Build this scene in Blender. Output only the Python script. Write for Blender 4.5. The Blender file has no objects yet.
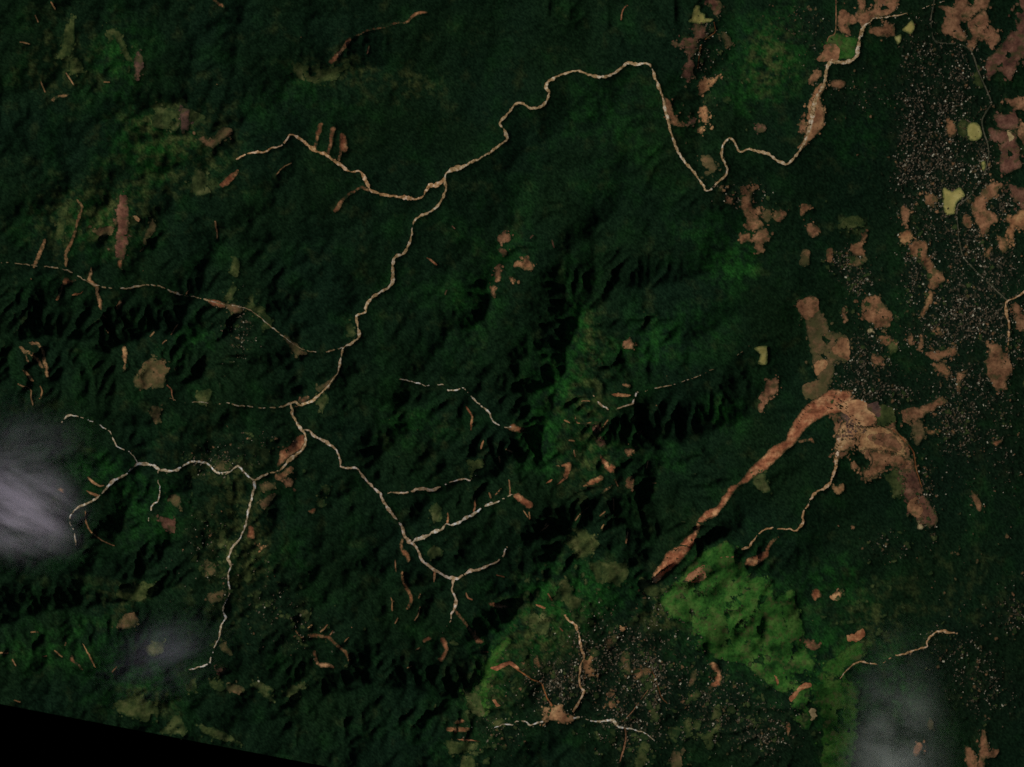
import bpy, bmesh, math, random
import numpy as np
from mathutils import Vector, Matrix
from mathutils.geometry import delaunay_2d_cdt

# ------------------------------------------------------------------ scale and camera
S = 8.0            # metres of ground per unit of the survey grid (one photo pixel)
CAM_H = 22000.0    # height of the camera above the river plain
GX0, GX1, GY0 = -130.0, 1154.0, -120.0     # extent of the modelled ground, in survey units
SUN_AZ, SUN_EL = math.radians(122), math.radians(39)
random.seed(7)
scene = bpy.context.scene
COL = scene.collection

def swath(x):                       # the surveyed ground ends along this line, towards the bottom left
    return 704.0 + 0.1914*np.asarray(x, float)

# ------------------------------------------------------------------ noise
def _h(ix, iy, seed):
    n = (ix.astype(np.int64)*374761393 + iy.astype(np.int64)*668265263 + seed*2147483647) & 0xFFFFFFFF
    n = ((n ^ (n >> 13))*1274126177) & 0xFFFFFFFF
    return (n ^ (n >> 16)) & 0xFFFFFFFF
def gnoise(x, y, seed=0):
    x = np.asarray(x, float); y = np.asarray(y, float)
    ix = np.floor(x); iy = np.floor(y); fx = x-ix; fy = y-iy
    u = fx*fx*fx*(fx*(fx*6-15)+10); v = fy*fy*fy*(fy*(fy*6-15)+10)
    def g(dx, dy):
        a = _h(ix+dx, iy+dy, seed)/4294967296.0*6.2831853
        return np.cos(a)*(fx-dx)+np.sin(a)*(fy-dy)
    return 1.5*((g(0,0)*(1-u)+g(1,0)*u)*(1-v)+(g(0,1)*(1-u)+g(1,1)*u)*v)
def fbm(x, y, wl, octs=4, seed=0, gain=.5):
    t = 0; a = 1.0; f = 1.0/wl
    for o in range(octs):
        t = t + a*gnoise(x*f+o*17.3, y*f-o*9.1, seed+o); a *= gain; f *= 2
    return t
def sstep(a, b, x):
    t = np.clip((x-a)/(b-a), 0, 1); return t*t*(3-2*t)
def P(s):
    return [tuple(float(v) for v in q.split(',')) for q in s.split()]

# ------------------------------------------------------------------ drainage: polylines x,y,width
RIVER = P("1010,-60,2.5 960,-8,.6 935,4,.6 905,14,.7 893,16,1 880,18,1.3 873,19,1.2 867,24,2 863,28,3.6 861,34,4.4 859,41,4.2 858,48,4 857,55,4 854,59,4.2 847,62,4.2 838,62,4.2 831,61,3.8 828,66,3.2 826,72,3 825,80,3 822,88,3.6 817,96,4 814,106,4.5 812,118,4.5 809,130,4 805,141,3.4 799,151,2.6 793,159,2.6 787,164,3.4 778,161,2.6 768,154,2.6 756,151,2.4 748,149,2.4 742,152,2.2 738,150,2.4 735,143,2.6 731,138,2.6 726,141,2.4 722,148,2.4 722,157,2 725,163,2.4 727,170,2.4 725,176,2.2 719,181,2 714,186,1.8 710,190,2.6 706,190,2.6 703,185,2.4 698,178,2.4 693,171,3 686,163,2.8 680,155,2.6 676,147,2.6 671,132,2.6 668,120,2.8 665,110,3 663,98,2.6 658,85,2.6 654,75,2.8 651,67,2.8 646,63,2.8 640,64,2.6 634,64,2.6 628,63,2.8 620,69,2.6 613,74,2.4 603,77,3 595,76,3.2 587,74,2.6 580,71,2 574,71,2 566,73,2.4 556,77,2.8 548,82,3.2 546,87,4.2 549,92,2.8 547,100,2.6 544,104,2.8 537,108,2.8 530,108,2.4 526,105,2.4 520,103,2.8 514,105,3 511,110,2.8 506,116,2.6 501,121,2.2 500,125,2 505,131,2.6 507,138,3.6 504,142,2.8 497,147,2.4 489,153,2.2 480,158,2 470,163,2.2 462,167,3.2 454,169,4 448,172,2 445,178,1.8 446,188,2.6 443,197,2.4 438,205,2.2 432,211,2 424,214,2.2 417,218,2 413,223,2 412,232,1.4 410,241,1.6 405,252,3 399,255,2.8 394,258,2.4 393,265,2.2 393,275,3.2 392,283,3.2 388,288,2.6 382,291,2.4 374,296,2.6 368,302,2.8 366,307,2.6 365,312,2.6 358,315,2.4 356,317,2 357,322,1.8 358,328,1.8 359,334,3.2 358,338,2 350,344,2.4 344,347,2 342,352,1.8 340,362,2 338,372,2.2 333,379,2 328,386,2.2 323,391,2 318,396,2.4 312,401,3.2 306,403,3 300,405,3 295,402,2 291,404,1.6 292,410,2 292,414,2.2 295,419,2.4 298,425,3 303,431,3 306,437,2.6 305,444,2.2 301,451,1.8 294,456,2.8 288,461,2.8 284,466,2.2 278,471,2.2 271,473,2.2 264,475,2 258,479,2.4 254,480,2.6")
STREAMS = [
 ('stream','pale winding torrent running west from the valley fork to the cloud at the left edge', "254,480,2.4 250,478,1.6 244,472,1.6 240,467,2 237,466,1.8 232,470,1.4 226,473,1.8 218,473,1.8 214,470,1.6 210,466,2 206,463,2.2 200,462,2 192,462,2 188,463,2 182,466,2 177,470,2.4 170,471,2.6 165,470,2 161,470,2.2 157,468,2.4 152,465,2.4 145,464,2.2 138,464,1.8 133,468,1.4 126,474,1.6 121,477,2 115,480,2.4 110,484,2.8 106,489,2.2 101,494,1.8 98,497,1.8 90,502,1.8 81,506,2 75,510,1.2 70,517,1 70,523,1 74,531,1 76,545,1.2"),
 ('stream','thin white torrent running south from the valley fork past scattered clearings', "254,481,2.2 254,488,2.2 252,496,2 250,505,2 248,512,2 246,522,1.6 243,532,1.4 238,541,1.8 232,548,2.2 229,555,2 228,560,1.8 231,565,1.8 229,571,1.4 228,577,1.6 229,585,1.4 229,594,1.4 226,601,1.4 223,608,1.6 223,613,1.4 226,617,1.4 224,621,1.4 221,626,1.6 220,632,1.6 219,638,1.2 215,646,1 212,655,1 209,663,1.4 203,666,1.6 196,668,1.2 186,671,.8"),
 ('stream','pale brown torrent running southeast from the valley fork to a three-way split', "303,430,2 307,430,2 311,432,2 314,436,2.4 321,439,2.4 329,444,2.2 334,447,1.6 338,453,1.8 340,459,1.8 341,466,1.6 348,468,2 356,468,2.4 362,475,2 367,481,2 374,488,2.2 380,493,2.4 383,500,2.4 387,507,2.8 393,515,2.8 399,522,2.4 403,530,2.6 404,535,2.4 408,540,3 412,543,4 416,547,2.4 420,556,2.2 422,561,2.2 428,565,2.8 434,570,2.8 440,573,2.4 447,577,3 453,578,3.4"),
 ('stream','brown torrent climbing south from the three-way split into a black hollow', "453,578,2.6 453,583,1.8 452,590,1.8 455,597,2 456,602,2.6 454,609,2.6 451,615,1.8 450,621,1.4 446,628,.8 443,633,1.2"),
 ('stream','brown torrent curving northeast from the three-way split below the dark ridge', "453,578,2 458,578,2.2 465,574,2.4 470,571,3 477,570,2.4 485,567,2 490,565,1.6 497,561,1.4 502,557,1.4 505,551,1.2 508,546,1"),
 ('stream','longest side torrent running northeast from the pale knot to the dark red scar', "412,543,2.6 415,540,2.6 421,538,3.2 427,536,2.4 433,532,2.4 441,530,2.4 446,524,1.6 452,525,2.2 459,522,2.2 468,517,2.8 475,513,2.4 482,508,1.6 490,504,2 496,502,1.2 507,497,1.2 513,494,1.2"),
 ('stream','thin brown torrent in the dark just above the longest side torrent', "387,494,1 392,492,1.2 400,493,1.6 410,492,1.8 418,489,2.4 425,489,2.6 432,490,2.2 440,487,1 448,483,1 458,480,1.2 465,479,1.2 470,480,1 476,475,.8"),
 ('stream','thin broken torrent running to a small red scar in the black central valley', "400,379,.6 410,381,.8 421,384,1 425,386,1 432,385,.8 444,385,.8 448,390,1.2 456,390,1.2 463,388,1 467,392,1 473,398,1.6 480,405,1.2 488,411,1.6 492,419,1.2 497,424,1 504,427,.8 511,427,1.6"),
 ('stream','dotted faint stream running west from the hooked bend of the main river', "291,403,2 288,404,2 280,407,1.6 275,407,1.4 262,408,.9 247,406,1 240,406,.8 235,405,1.4 228,403,1 215,404,.5 200,402,.5 184,403,.5 170,398,.4"),
 ('stream','orange torrent with scars on its north bank running from the upper left to the main river', "236,159,1.4 240,157,1.4 245,155,1.2 252,153,1.6 258,152,1.8 265,152,1.8 271,148,1.8 278,147,1.7 284,143,1.8 288,137,1.8 292,134,2.2 297,137,2.4 303,141,2.6 308,145,3.2 313,149,4 318,152,2.8 325,154,2.6 330,158,3 336,162,3.6 342,166,2.8 347,170,2.2 352,172,2.4 359,171,1.6 363,175,2.8 367,183,2.8 371,190,2.8 378,193,2 385,195,3 393,196,2 400,197,3.4 408,198,5 415,199,2.8 423,196,2 426,190,2 430,186,3.2 436,185,4 441,182,4.6 445,178,3"),
 ('stream','faint stream along the foot of the lit slope at the left edge', "-60,256,.9 0,262,.8 30,265,.7 66,270,1.1 90,283,1 110,288,.9 130,288,1.5 136,286,1.8 150,285,1.2 160,286,1.2 170,291,1.6 176,293,1.4 186,296,1.3 196,297,1.3 210,301,1.6 226,305,1.2 250,310,.8 275,330,.8 300,348,.8 318,352,.9 330,351,1.1 344,347,1.1"),
 ('stream','thin broken torrent in the dark above the western torrent', "62,423,1 65,418,1.4 70,415,1.6 80,417,.6 88,420,.8 98,424,.9 104,428,.9 111,433,1.2 114,442,1.4 120,448,.7 130,452,.8 136,460,1 138,464,1"),
 ('stream','short side stream dropping south from the bend of the western torrent', "158,470,1 158,480,.9 160,490,1.1 158,500,1.1 152,506,1.2 150,515,.7 147,525,.6"),
 ('stream','curved brown stream around a green spur in the centre right', "592,394,1 596,399,1.6 600,404,1.8 605,407,1.6 609,410,1.8 615,410,1.4 622,407,1.2 632,404,1.4 635,397,1.4 637,393,1.4"),
 ('stream','orange brown stream winding through the southern village', "565,615,2 567,619,2.4 575,625,2.4 579,635,2.2 580,642,2.8 582,651,2.6 584,656,1.6 582,662,1.6 580,668,1.8 580,674,1.4 579,680,1.8 581,688,2 584,692,2.4 581,698,1.8 577,705,2.6 573,712,2"),
 ('stream','thin pale stream running east along the southern village edge', "573,718,2 581,717,2 592,721,1.2 605,721,2.4 612,720,3 619,727,2.2 626,728,1.4 635,730,1.2 645,733,1 655,741,.7"),
 ('stream','thin pale stream looping west of the southern mud flat', "543,721,1.6 537,723,1.2 530,725,1.6 526,722,1 520,721,1 515,722,1 512,725,1.4 505,724,.8 499,726,.8 494,728,.7"),
 ('stream','narrow brown channel winding down from the debris fan to the notch beside the green hill', "839,438,4.5 840,446,4 838,452,3.6 836,458,3.4 836,465,3.6 834,472,3.4 832,478,3.2 829,484,3.4 825,488,3 818,491,2.2 812,497,2 808,505,1.6 803,513,1.8 803,521,2 800,527,1.8 795,531,1.8 789,529,1.6 780,529,1.4 770,528,1.4 763,531,1.4 757,536,1.4 752,542,1.6 749,547,2.4 742,549,1.8"),
 ('stream','pink stream with a forked tip beside the cloud at the lower right', "840,678,.8 849,668,1 858,662,1.4 868,663,1.6 880,664,1.4 888,659,1 895,655,1.2 905,654,2.2 912,651,1.6 921,648,1.6 927,647,1.8 927,642,1.6 931,636,1.6 936,632,1.4 944,631,2.4 950,633,2 958,633,2.6"),
 ('stream','ochre stream dropping down the right edge of the photo', "1060,270,2 1035,286,2 1024,292,2 1015,298,1.6 1008,301,2 1006,306,3 1007,315,2.4 1009,325,2.4 1009,335,2 1008,345,1.6"),
 ('stream','hairline dark stream with a white fleck east of the curved brown stream', "637,392,.8 646,391,.5 656,388,.8 662,387,1.2 672,385,.5 684,381,.6 696,377,1.2 705,373,.5 730,360,.4 750,345,.4"),
]
EXTRA = [  # gullies that show only as relief: x,y
 "60,105 95,88 130,78 180,72 240,80 290,95 330,115 420,125", "0,150 50,160 100,150 140,130", "160,215 190,225 240,230 320,240 400,250",
 "0,40 40,45 60,20", "540,200 530,240 520,300 500,360 490,400", "620,150 600,190 560,230 540,260", "700,250 640,240 600,250", "690,330 720,300 760,290",
 "560,470 570,440 590,420", "640,520 620,500 610,480", "664,586 684,566 698,550 712,534 728,516 745,500 765,485 790,462", "600,555 610,520 635,490", "480,540 520,530 560,500 585,490",
 "300,560 340,575 370,600 400,620", "260,640 300,650 350,670 420,680", "100,560 80,580 40,590 -20,600", "60,650 100,670 150,690 200,700 260,720 330,740",
 "150,560 180,580 200,610", "760,600 785,610 800,640", "812,680 800,700 790,740", "830,660 815,668 800,672 770,668", "420,330 400,350 370,360 345,350",
 "460,280 440,330 420,370","250,250 300,270 350,290", "430,60 450,110 490,150", "560,20 570,45 575,70","690,40 670,70 660,90","280,40 330,36 430,12 480,0",
 "640,600 650,640 640,690","720,620 700,650 690,700","880,560 900,600 900,650","60,380 100,390 140,400 170,395", "350,520 330,500 338,455","430,610 412,600 400,570 404,540"]
# crest lines: points, height (m), half width
CRESTS = [
 ("650,588 668,590 690,563 706,548 728,539 742,556 752,574", 75, 22), ("752,578 772,574 790,566", 25, 18),
 ("462,700 478,672 492,646 516,614 542,592 562,562 575,540", 112, 44), ("575,540 600,560 640,570 655,584", 80, 40),
 ("500,475 540,450 560,400 574,350 585,300 600,250", 110, 40), ("300,695 380,693 470,700", 120, 50),
 ("-60,318 0,330 60,345 110,350 150,338 200,330", 190, 60), ("-60,640 0,628 60,612 110,598 140,588", 170, 48),
 ("70,532 100,545 125,530 136,502", 110, 34), ("385,460 405,412 430,428 452,445", 90, 32), ("290,84 345,71 385,63 430,82", 100, 36),
 ("140,106 185,106 205,116 235,126", 80, 18), ("145,141 187,138 202,128", 45, 12), ("10,90 60,76 90,70", 80, 30), ("150,178 190,160 215,150 240,138", 60, 18),
 ("470,330 500,300 515,250 520,200", 80, 30), ("610,330 640,300 690,285 760,270", 26, 34), ("560,480 575,440 580,420", 70, 25), ("600,520 640,505 655,480", 35, 26),
 ("130,575 155,562 175,545", 70, 20), ("120,610 150,600 175,590", 60, 20), ("640,440 700,430 740,425", 50, 25), ("800,604 797,590 792,580", 12, 20),
 ("330,600 400,585 445,600", 60, 28), ("200,380 240,365 300,360", 60, 25), ("650,470 655,520 645,560", 45, 25), ("820,600 850,590 880,575", 40, 20),
 ("60,240 62,205 70,180", 60, 20), ("105,262 108,225 112,190", 60, 22), ("160,250 165,205 170,180", 50, 24)]
# ------------------------------------------------------------------ land parcels: (material, name, category, label, outline, options)
PATCHES = []
def F(mat, name, cat, label, pts, layer=0, cover=0.0, rag=1.0, group=None, kind='thing'):
    PATCHES.append(dict(mat=mat, name=name, cat=cat, label=label, pts=P(pts), layer=layer, cover=cover, rag=rag, group=group, kind=kind))
# --- the great landslide, its fan and the fields round it
F('scar','landslide_scar','landslide','great red brown landslide running down from the green hill to the debris fan',
  "652,579 656,570 661,564 668,552 679,546 687,537 693,534 696,525 699,518 703,514 707,510 715,508 719,505 721,500 727,492 731,486 737,485 743,479 747,473 756,463 763,457 770,449 779,444 786,440 789,432 795,420 803,409 812,402 822,395 832,390 842,391 851,392 852,399 862,401 869,407 876,419 870,424 859,424 850,416 843,411 836,413 826,415 815,421 806,428 799,437 793,445 786,450 776,460 764,471 755,476 748,482 739,485 734,491 728,500 722,508 716,516 708,519 701,523 698,532 694,542 688,552 680,561 672,568 665,573 660,579 655,583", rag=.6)
F('mud','mud_fan','mud fan','orange mud lobe spreading from the top of the great landslide toward the purple plot',
  "838,407 845,404 853,401 862,401 869,407 876,419 870,424 859,424 850,416 843,411", layer=1, rag=.7)
F('purple','bare_plot','plot','small purple brown plot wedged between the orange mud lobe and an olive meadow', "868,405 876,402 880,409 878,416 872,412", layer=2)
F('olive','meadow','meadow','olive meadow east of the purple plot above the debris fan', "877,407 886,405 893,409 894,420 888,426 878,425 876,418", layer=1, cover=.12)
F('purple','debris_flat','debris flat','mottled purple debris ground with trees below the orange mud lobe', "838,414 846,413 856,419 861,427 858,434 850,436 842,440 836,437 842,430 846,424", cover=.18)
F('mud','mud_field','mud field','orange mud field with a pointed east end below the debris flat', "857,432 866,428 885,428 893,432 901,440 905,448 905,456 895,454 880,450 870,448 862,450 856,447", cover=.04)
F('soil','bare_field','field','darker streaked ground across the middle of the pointed orange mud field', "868,437 884,434 894,438 901,446 898,450 886,446 876,442", layer=1)
F('soil','bare_field','field','pink brown field directly under the pointed orange mud field', "870,451 880,452 895,455 904,458 912,462 912,470 900,468 892,467 880,472 866,479 863,473 872,466 873,458")
F('reddish','bare_field','field','long red brown field tapering southeast below the debris fan', "900,464 912,463 915,470 918,480 923,490 926,500 932,508 938,518 935,525 927,526 920,521 912,515 909,507 908,500 903,494 904,484 900,474")
F('soil','bare_field','field','pinkish bulge low in the long tapering red brown field', "910,502 916,498 921,506 921,514 915,516 909,509", layer=1)
F('olive','meadow','meadow','olive strip along the west side of the long tapering red brown field', "884,478 892,470 900,468 904,480 904,492 896,497 892,488", cover=.15)
F('pale','clearing','clearing','small cream patch at the foot of the long tapering red brown field', "917,520 922,521 924,526 920,530 917,527")
F('neck','dry_pasture','pasture','large olive brown pasture widening south to the top of the great landslide', "797,302 815,296 820,312 829,326 830,332 842,335 849,340 848,360 835,361 834,371 828,386 826,392 814,398 806,396 803,386 814,384 814,371 809,340 805,321 800,312", cover=.02)
F('soil','bare_field','field','brown head at the narrow north tip of the olive brown pasture', "797,303 814,297 818,306 812,316 806,318 800,310", layer=1)
F('soil','bare_field','field','brown east shoulder of the olive brown pasture', "841,337 848,341 848,358 839,356 833,350 838,344", layer=1)
F('mud','bare_field','field','orange brown spot low in the olive brown pasture', "816,362 826,362 823,370 816,374", layer=1)
F('soil','bare_field','field','ragged brown field northeast of the olive brown pasture', "852,300 860,304 867,297 876,295 884,304 892,315 890,326 880,327 867,321 861,314 860,305", cover=.05)
F('pale','clearing','clearing','small tan square among houses below the ragged brown field', "867,328 872,328 873,333 867,333")
F('soil','bare_plot','plot','thin brown plot west of the ragged brown field', "843,311 847,315 848,321 845,323 842,317")
F('soil','bare_plot','plot','tan brown plot with a green corner southeast of the ragged brown field', "880,336 889,336 891,341 887,345 880,341")
F('olive','meadow','meadow','green olive corner beside the tan brown plot', "888,345 897,340 898,347 893,353 888,350")
F('soil','bare_plot','plot','speckled brown plot among houses north of the debris fan', "872,356 883,357 882,364 872,363", cover=.2)
F('mud','debris_flat','debris flat','orange bulb at the bend where the narrow brown channel leaves the fan', "832,486 838,487 843,483 844,490 839,494 834,491", rag=.6)
F('mud','debris_flat','debris flat','broken orange ground with trees beside the head of the narrow brown channel', "851,462 858,464 862,468 858,470 851,468", cover=.3)
F('scar','landslide_scar','landslide','small pink landslide ending in a ragged toe beside the green hill', "789,536 781,536 774,541 769,548 768,556 761,562 752,566 745,565 747,559 757,555 765,551 770,542 777,537", rag=.6)
F('scar','landslide_scar','landslide','thin red spur leaving the east side of the great landslide', "796,440 806,439 812,437 815,444 809,441 800,443", rag=.6)
F('olive','meadow','meadow','dull olive patch under the bend of the great landslide', "752,476 764,473 766,482 771,490 764,493 755,487", cover=.3)
F('mud','debris_flat','debris flat','patchy brown debris joining the mud lobe, the pointed mud field and the narrow channel', "842,424 852,420 862,424 868,428 860,434 857,447 848,447 842,452 836,448 838,436", cover=.22, rag=1.2)
F('soil','debris_fan','debris fan','broad brown debris fan spreading south and east from the top of the great landslide', "830,400 838,393 852,393 854,400 869,405 880,409 894,414 895,428 904,439 912,457 915,470 906,471 890,469 868,481 862,474 871,462 860,452 850,452 842,458 834,458 837,444 834,430 832,414", layer=-.7, cover=.12, rag=1.3)
F('soil','bare_field','field','brown strip along the right edge between the corner field and the hedge field', "1003,98 1014,99 1024,96 1050,100 1050,108 1024,110 1012,106", rag=1.0)
F('soil','bare_field','field','ragged brown patch left of the hook-shaped field below the road junction', "963,214 968,218 973,226 970,230 965,226", rag=.9)
F('soil','bare_field','field','ragged pinkish patch in the village west of the star-shaped pond', "926,196 934,194 938,200 931,206 926,204", rag=1.2)
F('soil','bare_field','field','mottled brown ground on the village street north of the star-shaped pond', "948,120 953,122 955,132 951,138 947,130", rag=1.0)
F('soil','bare_field','field','brown scrap at the fork of the plain road and the ochre stream', "1012,304 1020,306 1023,318 1016,316", rag=1.0)
F('soil','bare_field','field','brown patch cut by the right edge below the ochre stream fork', "1014,318 1024,314 1040,318 1040,328 1020,330", rag=1.2)
# --- green hill
F('grass','hillside','hillside','broad bright green grassy hillside southeast of the great landslide', "668,590 676,582 684,574 690,564 700,553 714,546 727,541 734,547 738,555 744,564 750,578 765,577 772,584 774,600 786,592 792,584 796,600 801,618 803,632 800,640 808,652 815,664 812,672 803,675 790,673 795,684 808,690 808,704 812,722 806,730 797,722 793,706 788,694 776,690 768,684 758,676 748,668 742,662 728,664 712,655 702,648 692,636 690,622 676,618 664,610 660,600", cover=.035, rag=1.4)
F('grass','hillside','hillside','olive south shoulder of the bright green hillside reaching the bottom right cloud', "812,676 830,675 848,680 858,685 858,705 856,730 852,760 848,790 822,790 820,750 822,720 816,700", cover=.22, rag=2.4)
F('grass','hillside','hillside','smaller green slope across the dark ravine from the bright green hillside', "822,668 830,660 842,652 852,644 862,640 864,652 858,662 848,668 842,676 828,674", cover=.12, rag=1.4)
F('soil','bare_plot','plot','faint brown patch near the top of the bright green hillside', "686,580 693,572 703,566 705,578 697,582", layer=1)
F('scar','landslide_scar','landslide','curved orange scar on the lower right of the bright green hillside', "790,699 795,692 799,687 804,684 810,683 811,686 805,688 800,690 796,696 791,701", layer=1, rag=.4)
F('scar','landslide_scar','landslide','tiny curved tan scar on the lower left of the bright green hillside', "774,675 777,676 779,682 777,686 776,680", layer=1, rag=.3)
F('pale','clearing','clearing','small tan rectangle east of the curved orange scar', "810,710 815,709 816,717 811,720", layer=1)
F('scar','landslide_scar','landslide','upright orange lens in dark woods below the curved orange scar', "786,725 789,721 791,728 788,737 786,731", rag=.4)
F('scar','landslide_scar','landslide','vivid orange crescent scar below the bright green hillside', "709,664 715,663 720,671 721,679 719,685 712,687 711,684 716,680 714,670", rag=.5)
F('scar','bare_plot','plot','red blot in dark woods east of the bright green hillside', "811,594 816,588 821,595 815,600")
F('mud','bare_plot','plot','ochre blot right of the red blot', "831,595 841,592 840,597 834,601", cover=.2)
F('scar','bare_plot','plot','salmon wedge on the small slope beside the bottom right cloud', "847,636 855,634 864,629 863,637 856,641 849,640", layer=1)
F('soil','bare_plot','plot','brown wedge in the dark ravine beside the bright green hillside', "802,639 812,642 820,646 813,651 806,646", cover=.2)
# --- upper right plain
F('soil','bare_field','field','pinkish field with a square notch left of the river at the top right', "839,11 844,9 848,14 855,16 859,22 854,24 848,25 850,31 849,34 843,33 839,27 838,19", rag=.7)
F('soil','bare_field','field','large pinkish field on the top edge crossed by the tree-lined river', "857,-4 864,-4 865,8 863,11 872,11 874,9 874,-14 898,-14 897,6 893,13 883,16 875,17 870,19 868,24 863,27 860,24 855,15 860,9", rag=.7)
F('soil','bare_field','field','orange pink strip south of the tree-lined river at the top', "868,30 874,27 884,27 885,22 889,24 894,26 895,35 888,36 878,36 868,33", rag=.7)
F('grass','meadow','meadow','square dark green meadow enclosed by the right-angle river bend', "829,36 838,34 848,37 857,39 856,50 853,58 838,59 839,50 834,45 825,45", rag=.4)
F('soil','bare_field','field','tan corner field inside the right-angle river bend', "825,46 834,45 839,50 837,59 830,60 818,61 817,59 823,54", layer=1, rag=.6)
F('soil','bare_plot','plot','leaf-shaped brown plot west of the river below its right-angle bend', "817,70 820,73 819,78 810,83 807,81")
F('soil','bare_plot','plot','small brown rectangle east of the river below its right-angle bend', "832,81 844,81 844,86 838,88 832,86", rag=.5)
F('mud','gravel_bar','gravel bar','long bright tan gravel bar tapering south along the river', "825,84 822,92 819,98 823,107 824,117 822,127 817,133 811,139 806,144 801,149 799,148 804,140 807,131 806,121 808,112 809,104 812,96 815,90 820,84", rag=.7, cover=.05)
F('soil','gravel_bar','gravel bar','speckled brown strip on the west bank of the tan gravel bar', "803,118 807,122 805,132 801,134 799,126", cover=.35)
F('soil','bare_field','field','wide brown field with lobes on the top edge beside the plain track', "937,5 946,6 955,7 956,-10 966,-10 968,6 972,7 977,-10 989,-10 989,6 983,9 976,13 970,19 961,21 961,27 966,36 964,41 956,39 948,35 942,33 943,24 945,14", rag=.8, cover=.02)
F('soil','bare_field','field','kite-shaped brown field between two dark hedgerows at the top right', "984,10 987,15 991,25 996,32 1000,39 996,45 991,50 987,42 981,38 977,37 976,45 972,51 967,46 973,37 967,23 971,20 976,17", rag=.7)
F('reddish','bare_field','field','huge reddish field filling the top right corner', "1012,10 1020,8 1021,-10 1070,-10 1070,55 1026,60 1017,61 1016,70 1010,82 1006,77 1000,71 991,75 988,80 986,69 987,62 992,56 1000,48 1008,37 1017,26 1020,19 1016,14", rag=.8)
F('reddish','bare_field','field','purplish red field under a hedge at the right edge above the pale fleck', "993,115 1006,115 1015,112 1018,118 1017,129 1000,128 996,121", rag=.7)
F('reddish','bare_field','field','red brown field with a pale fleck at the right edge beside the round pond', "988,127 995,130 1008,131 1016,133 1016,143 1022,150 1018,156 1022,167 1012,170 1002,173 1000,166 1001,152 996,145 990,136", rag=.8)
F('soil','bare_field','field','brown field cut by the right edge of the photo beside the pale fleck', "1020,124 1026,120 1055,118 1055,150 1026,146 1020,140 1018,133", rag=.8)
F('pale','clearing','clearing','pale fleck inside the red brown field', "1007,131 1012,133 1015,137 1009,142 1008,137", layer=1)
F('soil','bare_field','field','brown field shaped like a hook right of the star-shaped olive pond', "983,190 991,184 1002,182 1002,188 996,195 988,201 986,209 995,214 998,219 991,224 988,231 983,237 981,230 976,220 971,206 976,199", rag=.9)
F('reddish','bare_field','field','red brown field cut by the right edge above a dark round grove', "1008,182 1018,188 1040,190 1040,206 1018,208 1014,200 1012,192", rag=.8)
F('mud','bare_field','field','orange brown branching field at the right edge below the dark round grove', "1005,216 1012,218 1020,211 1040,203 1040,230 1022,228 1016,226 1013,235 1014,246 1010,240 1007,232 1010,225", rag=.9)
F('soil','bare_plot','plot','brown wedge plot below the hook-shaped field', "999,238 1007,240 1006,253 1000,250")
F('soil','bare_plot','plot','slanting tan sliver beside the brown wedge plot', "992,246 989,257 985,256 988,249", rag=.5)
F('soil','bare_field','field','long brown field slanting down through the right-hand village', "908,245 922,240 929,246 926,255 933,264 938,271 946,280 938,284 935,291 931,287 929,280 926,270 921,260 913,255", rag=.9)
F('mud','gravel_bar','gravel bar','ochre wash below the long slanting brown field', "930,290 933,297 931,303 927,310 922,317 921,314 926,304", rag=.6)
F('soil','bare_plot','plot','upright brown strip at the forest edge above the long slanting field', "902,205 910,210 907,221 904,226 902,217")
F('mud','bare_plot','plot','orange brown block at the forest edge touching the long slanting field', "900,235 910,231 912,240 903,244")
F('soil','bare_field','field','brown field torn at its foot beside the ochre stream at the right edge', "986,344 1000,345 1004,353 1010,358 1012,372 1006,378 1006,388 994,388 988,375 986,362 990,352", cover=.06)
F('soil','bare_field','field','stepped brown field in the middle of the lower right village', "927,352 943,351 956,347 956,354 943,357 937,361 930,359", rag=.7)
F('soil','bare_plot','plot','brown plot stepping down from the stepped brown field', "932,364 943,364 950,374 946,376 936,369")
F('soil','bare_plot','plot','narrow brown plot at the forest edge west of the stepped brown field', "908,337 913,335 913,345 909,345", rag=.6)
F('soil','bare_plot','plot','pointed brown sliver west of the stepped brown field', "921,336 924,341 920,352 918,347", rag=.5)
F('soil','bare_plot','plot','forked brown plot north of the stepped brown field', "937,325 944,334 940,336 936,329")
F('soil','bare_field','field','brown field with an orange west end and an east arm northeast of the debris fan', "903,410 918,408 928,405 940,398 946,402 937,407 926,414 917,420 911,419 909,425 904,426 902,419", cover=.03)
F('neck','bare_plot','plot','olive brown strip hanging below the field with the east arm', "913,422 921,421 925,431 922,440 916,447 914,435", cover=.06)
F('mud','bare_plot','plot','small tan dart pointing east of the olive brown strip', "926,430 938,431 931,435", rag=.6)
F('soil','bare_plot','plot','small tan hook north of the house rows', "957,373 965,375 960,381 959,392 957,392 958,382", rag=.6)
F('scar','bare_plot','plot','small orange tick in forest at the right below the house rows', "992,442 1003,440 996,446", rag=.5)
F('soil','bare_plot','plot','barred brown sliver in forest below the right-hand house rows', "972,492 976,496 981,503 980,512 975,506", rag=.7)
F('soil','bare_field','field','brown field touching the bottom edge right of the cloud', "966,745 976,756 977,775 969,775", cover=.1)
F('soil','bare_field','field','cross-shaped brown field at the bottom right corner', "982,731 986,731 987,746 989,752 1001,748 996,757 984,759 984,775 979,775 980,748", cover=.08)
F('soil','bare_plot','plot','small brown lozenge at the bottom beside the cloud', "914,747 918,742 923,745 918,755 913,753", rag=.5)
F('neck','bare_plot','plot','small olive brown plot right of the bottom cloud', "928,719 934,721 933,729 927,727", cover=.15)
F('pond','pond','pond','round pale yellow green pond with a clear round rim beside the village road', "967,126 971,122 977,123 981,128 982,137 976,141 969,140 966,133", rag=.4)
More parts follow.
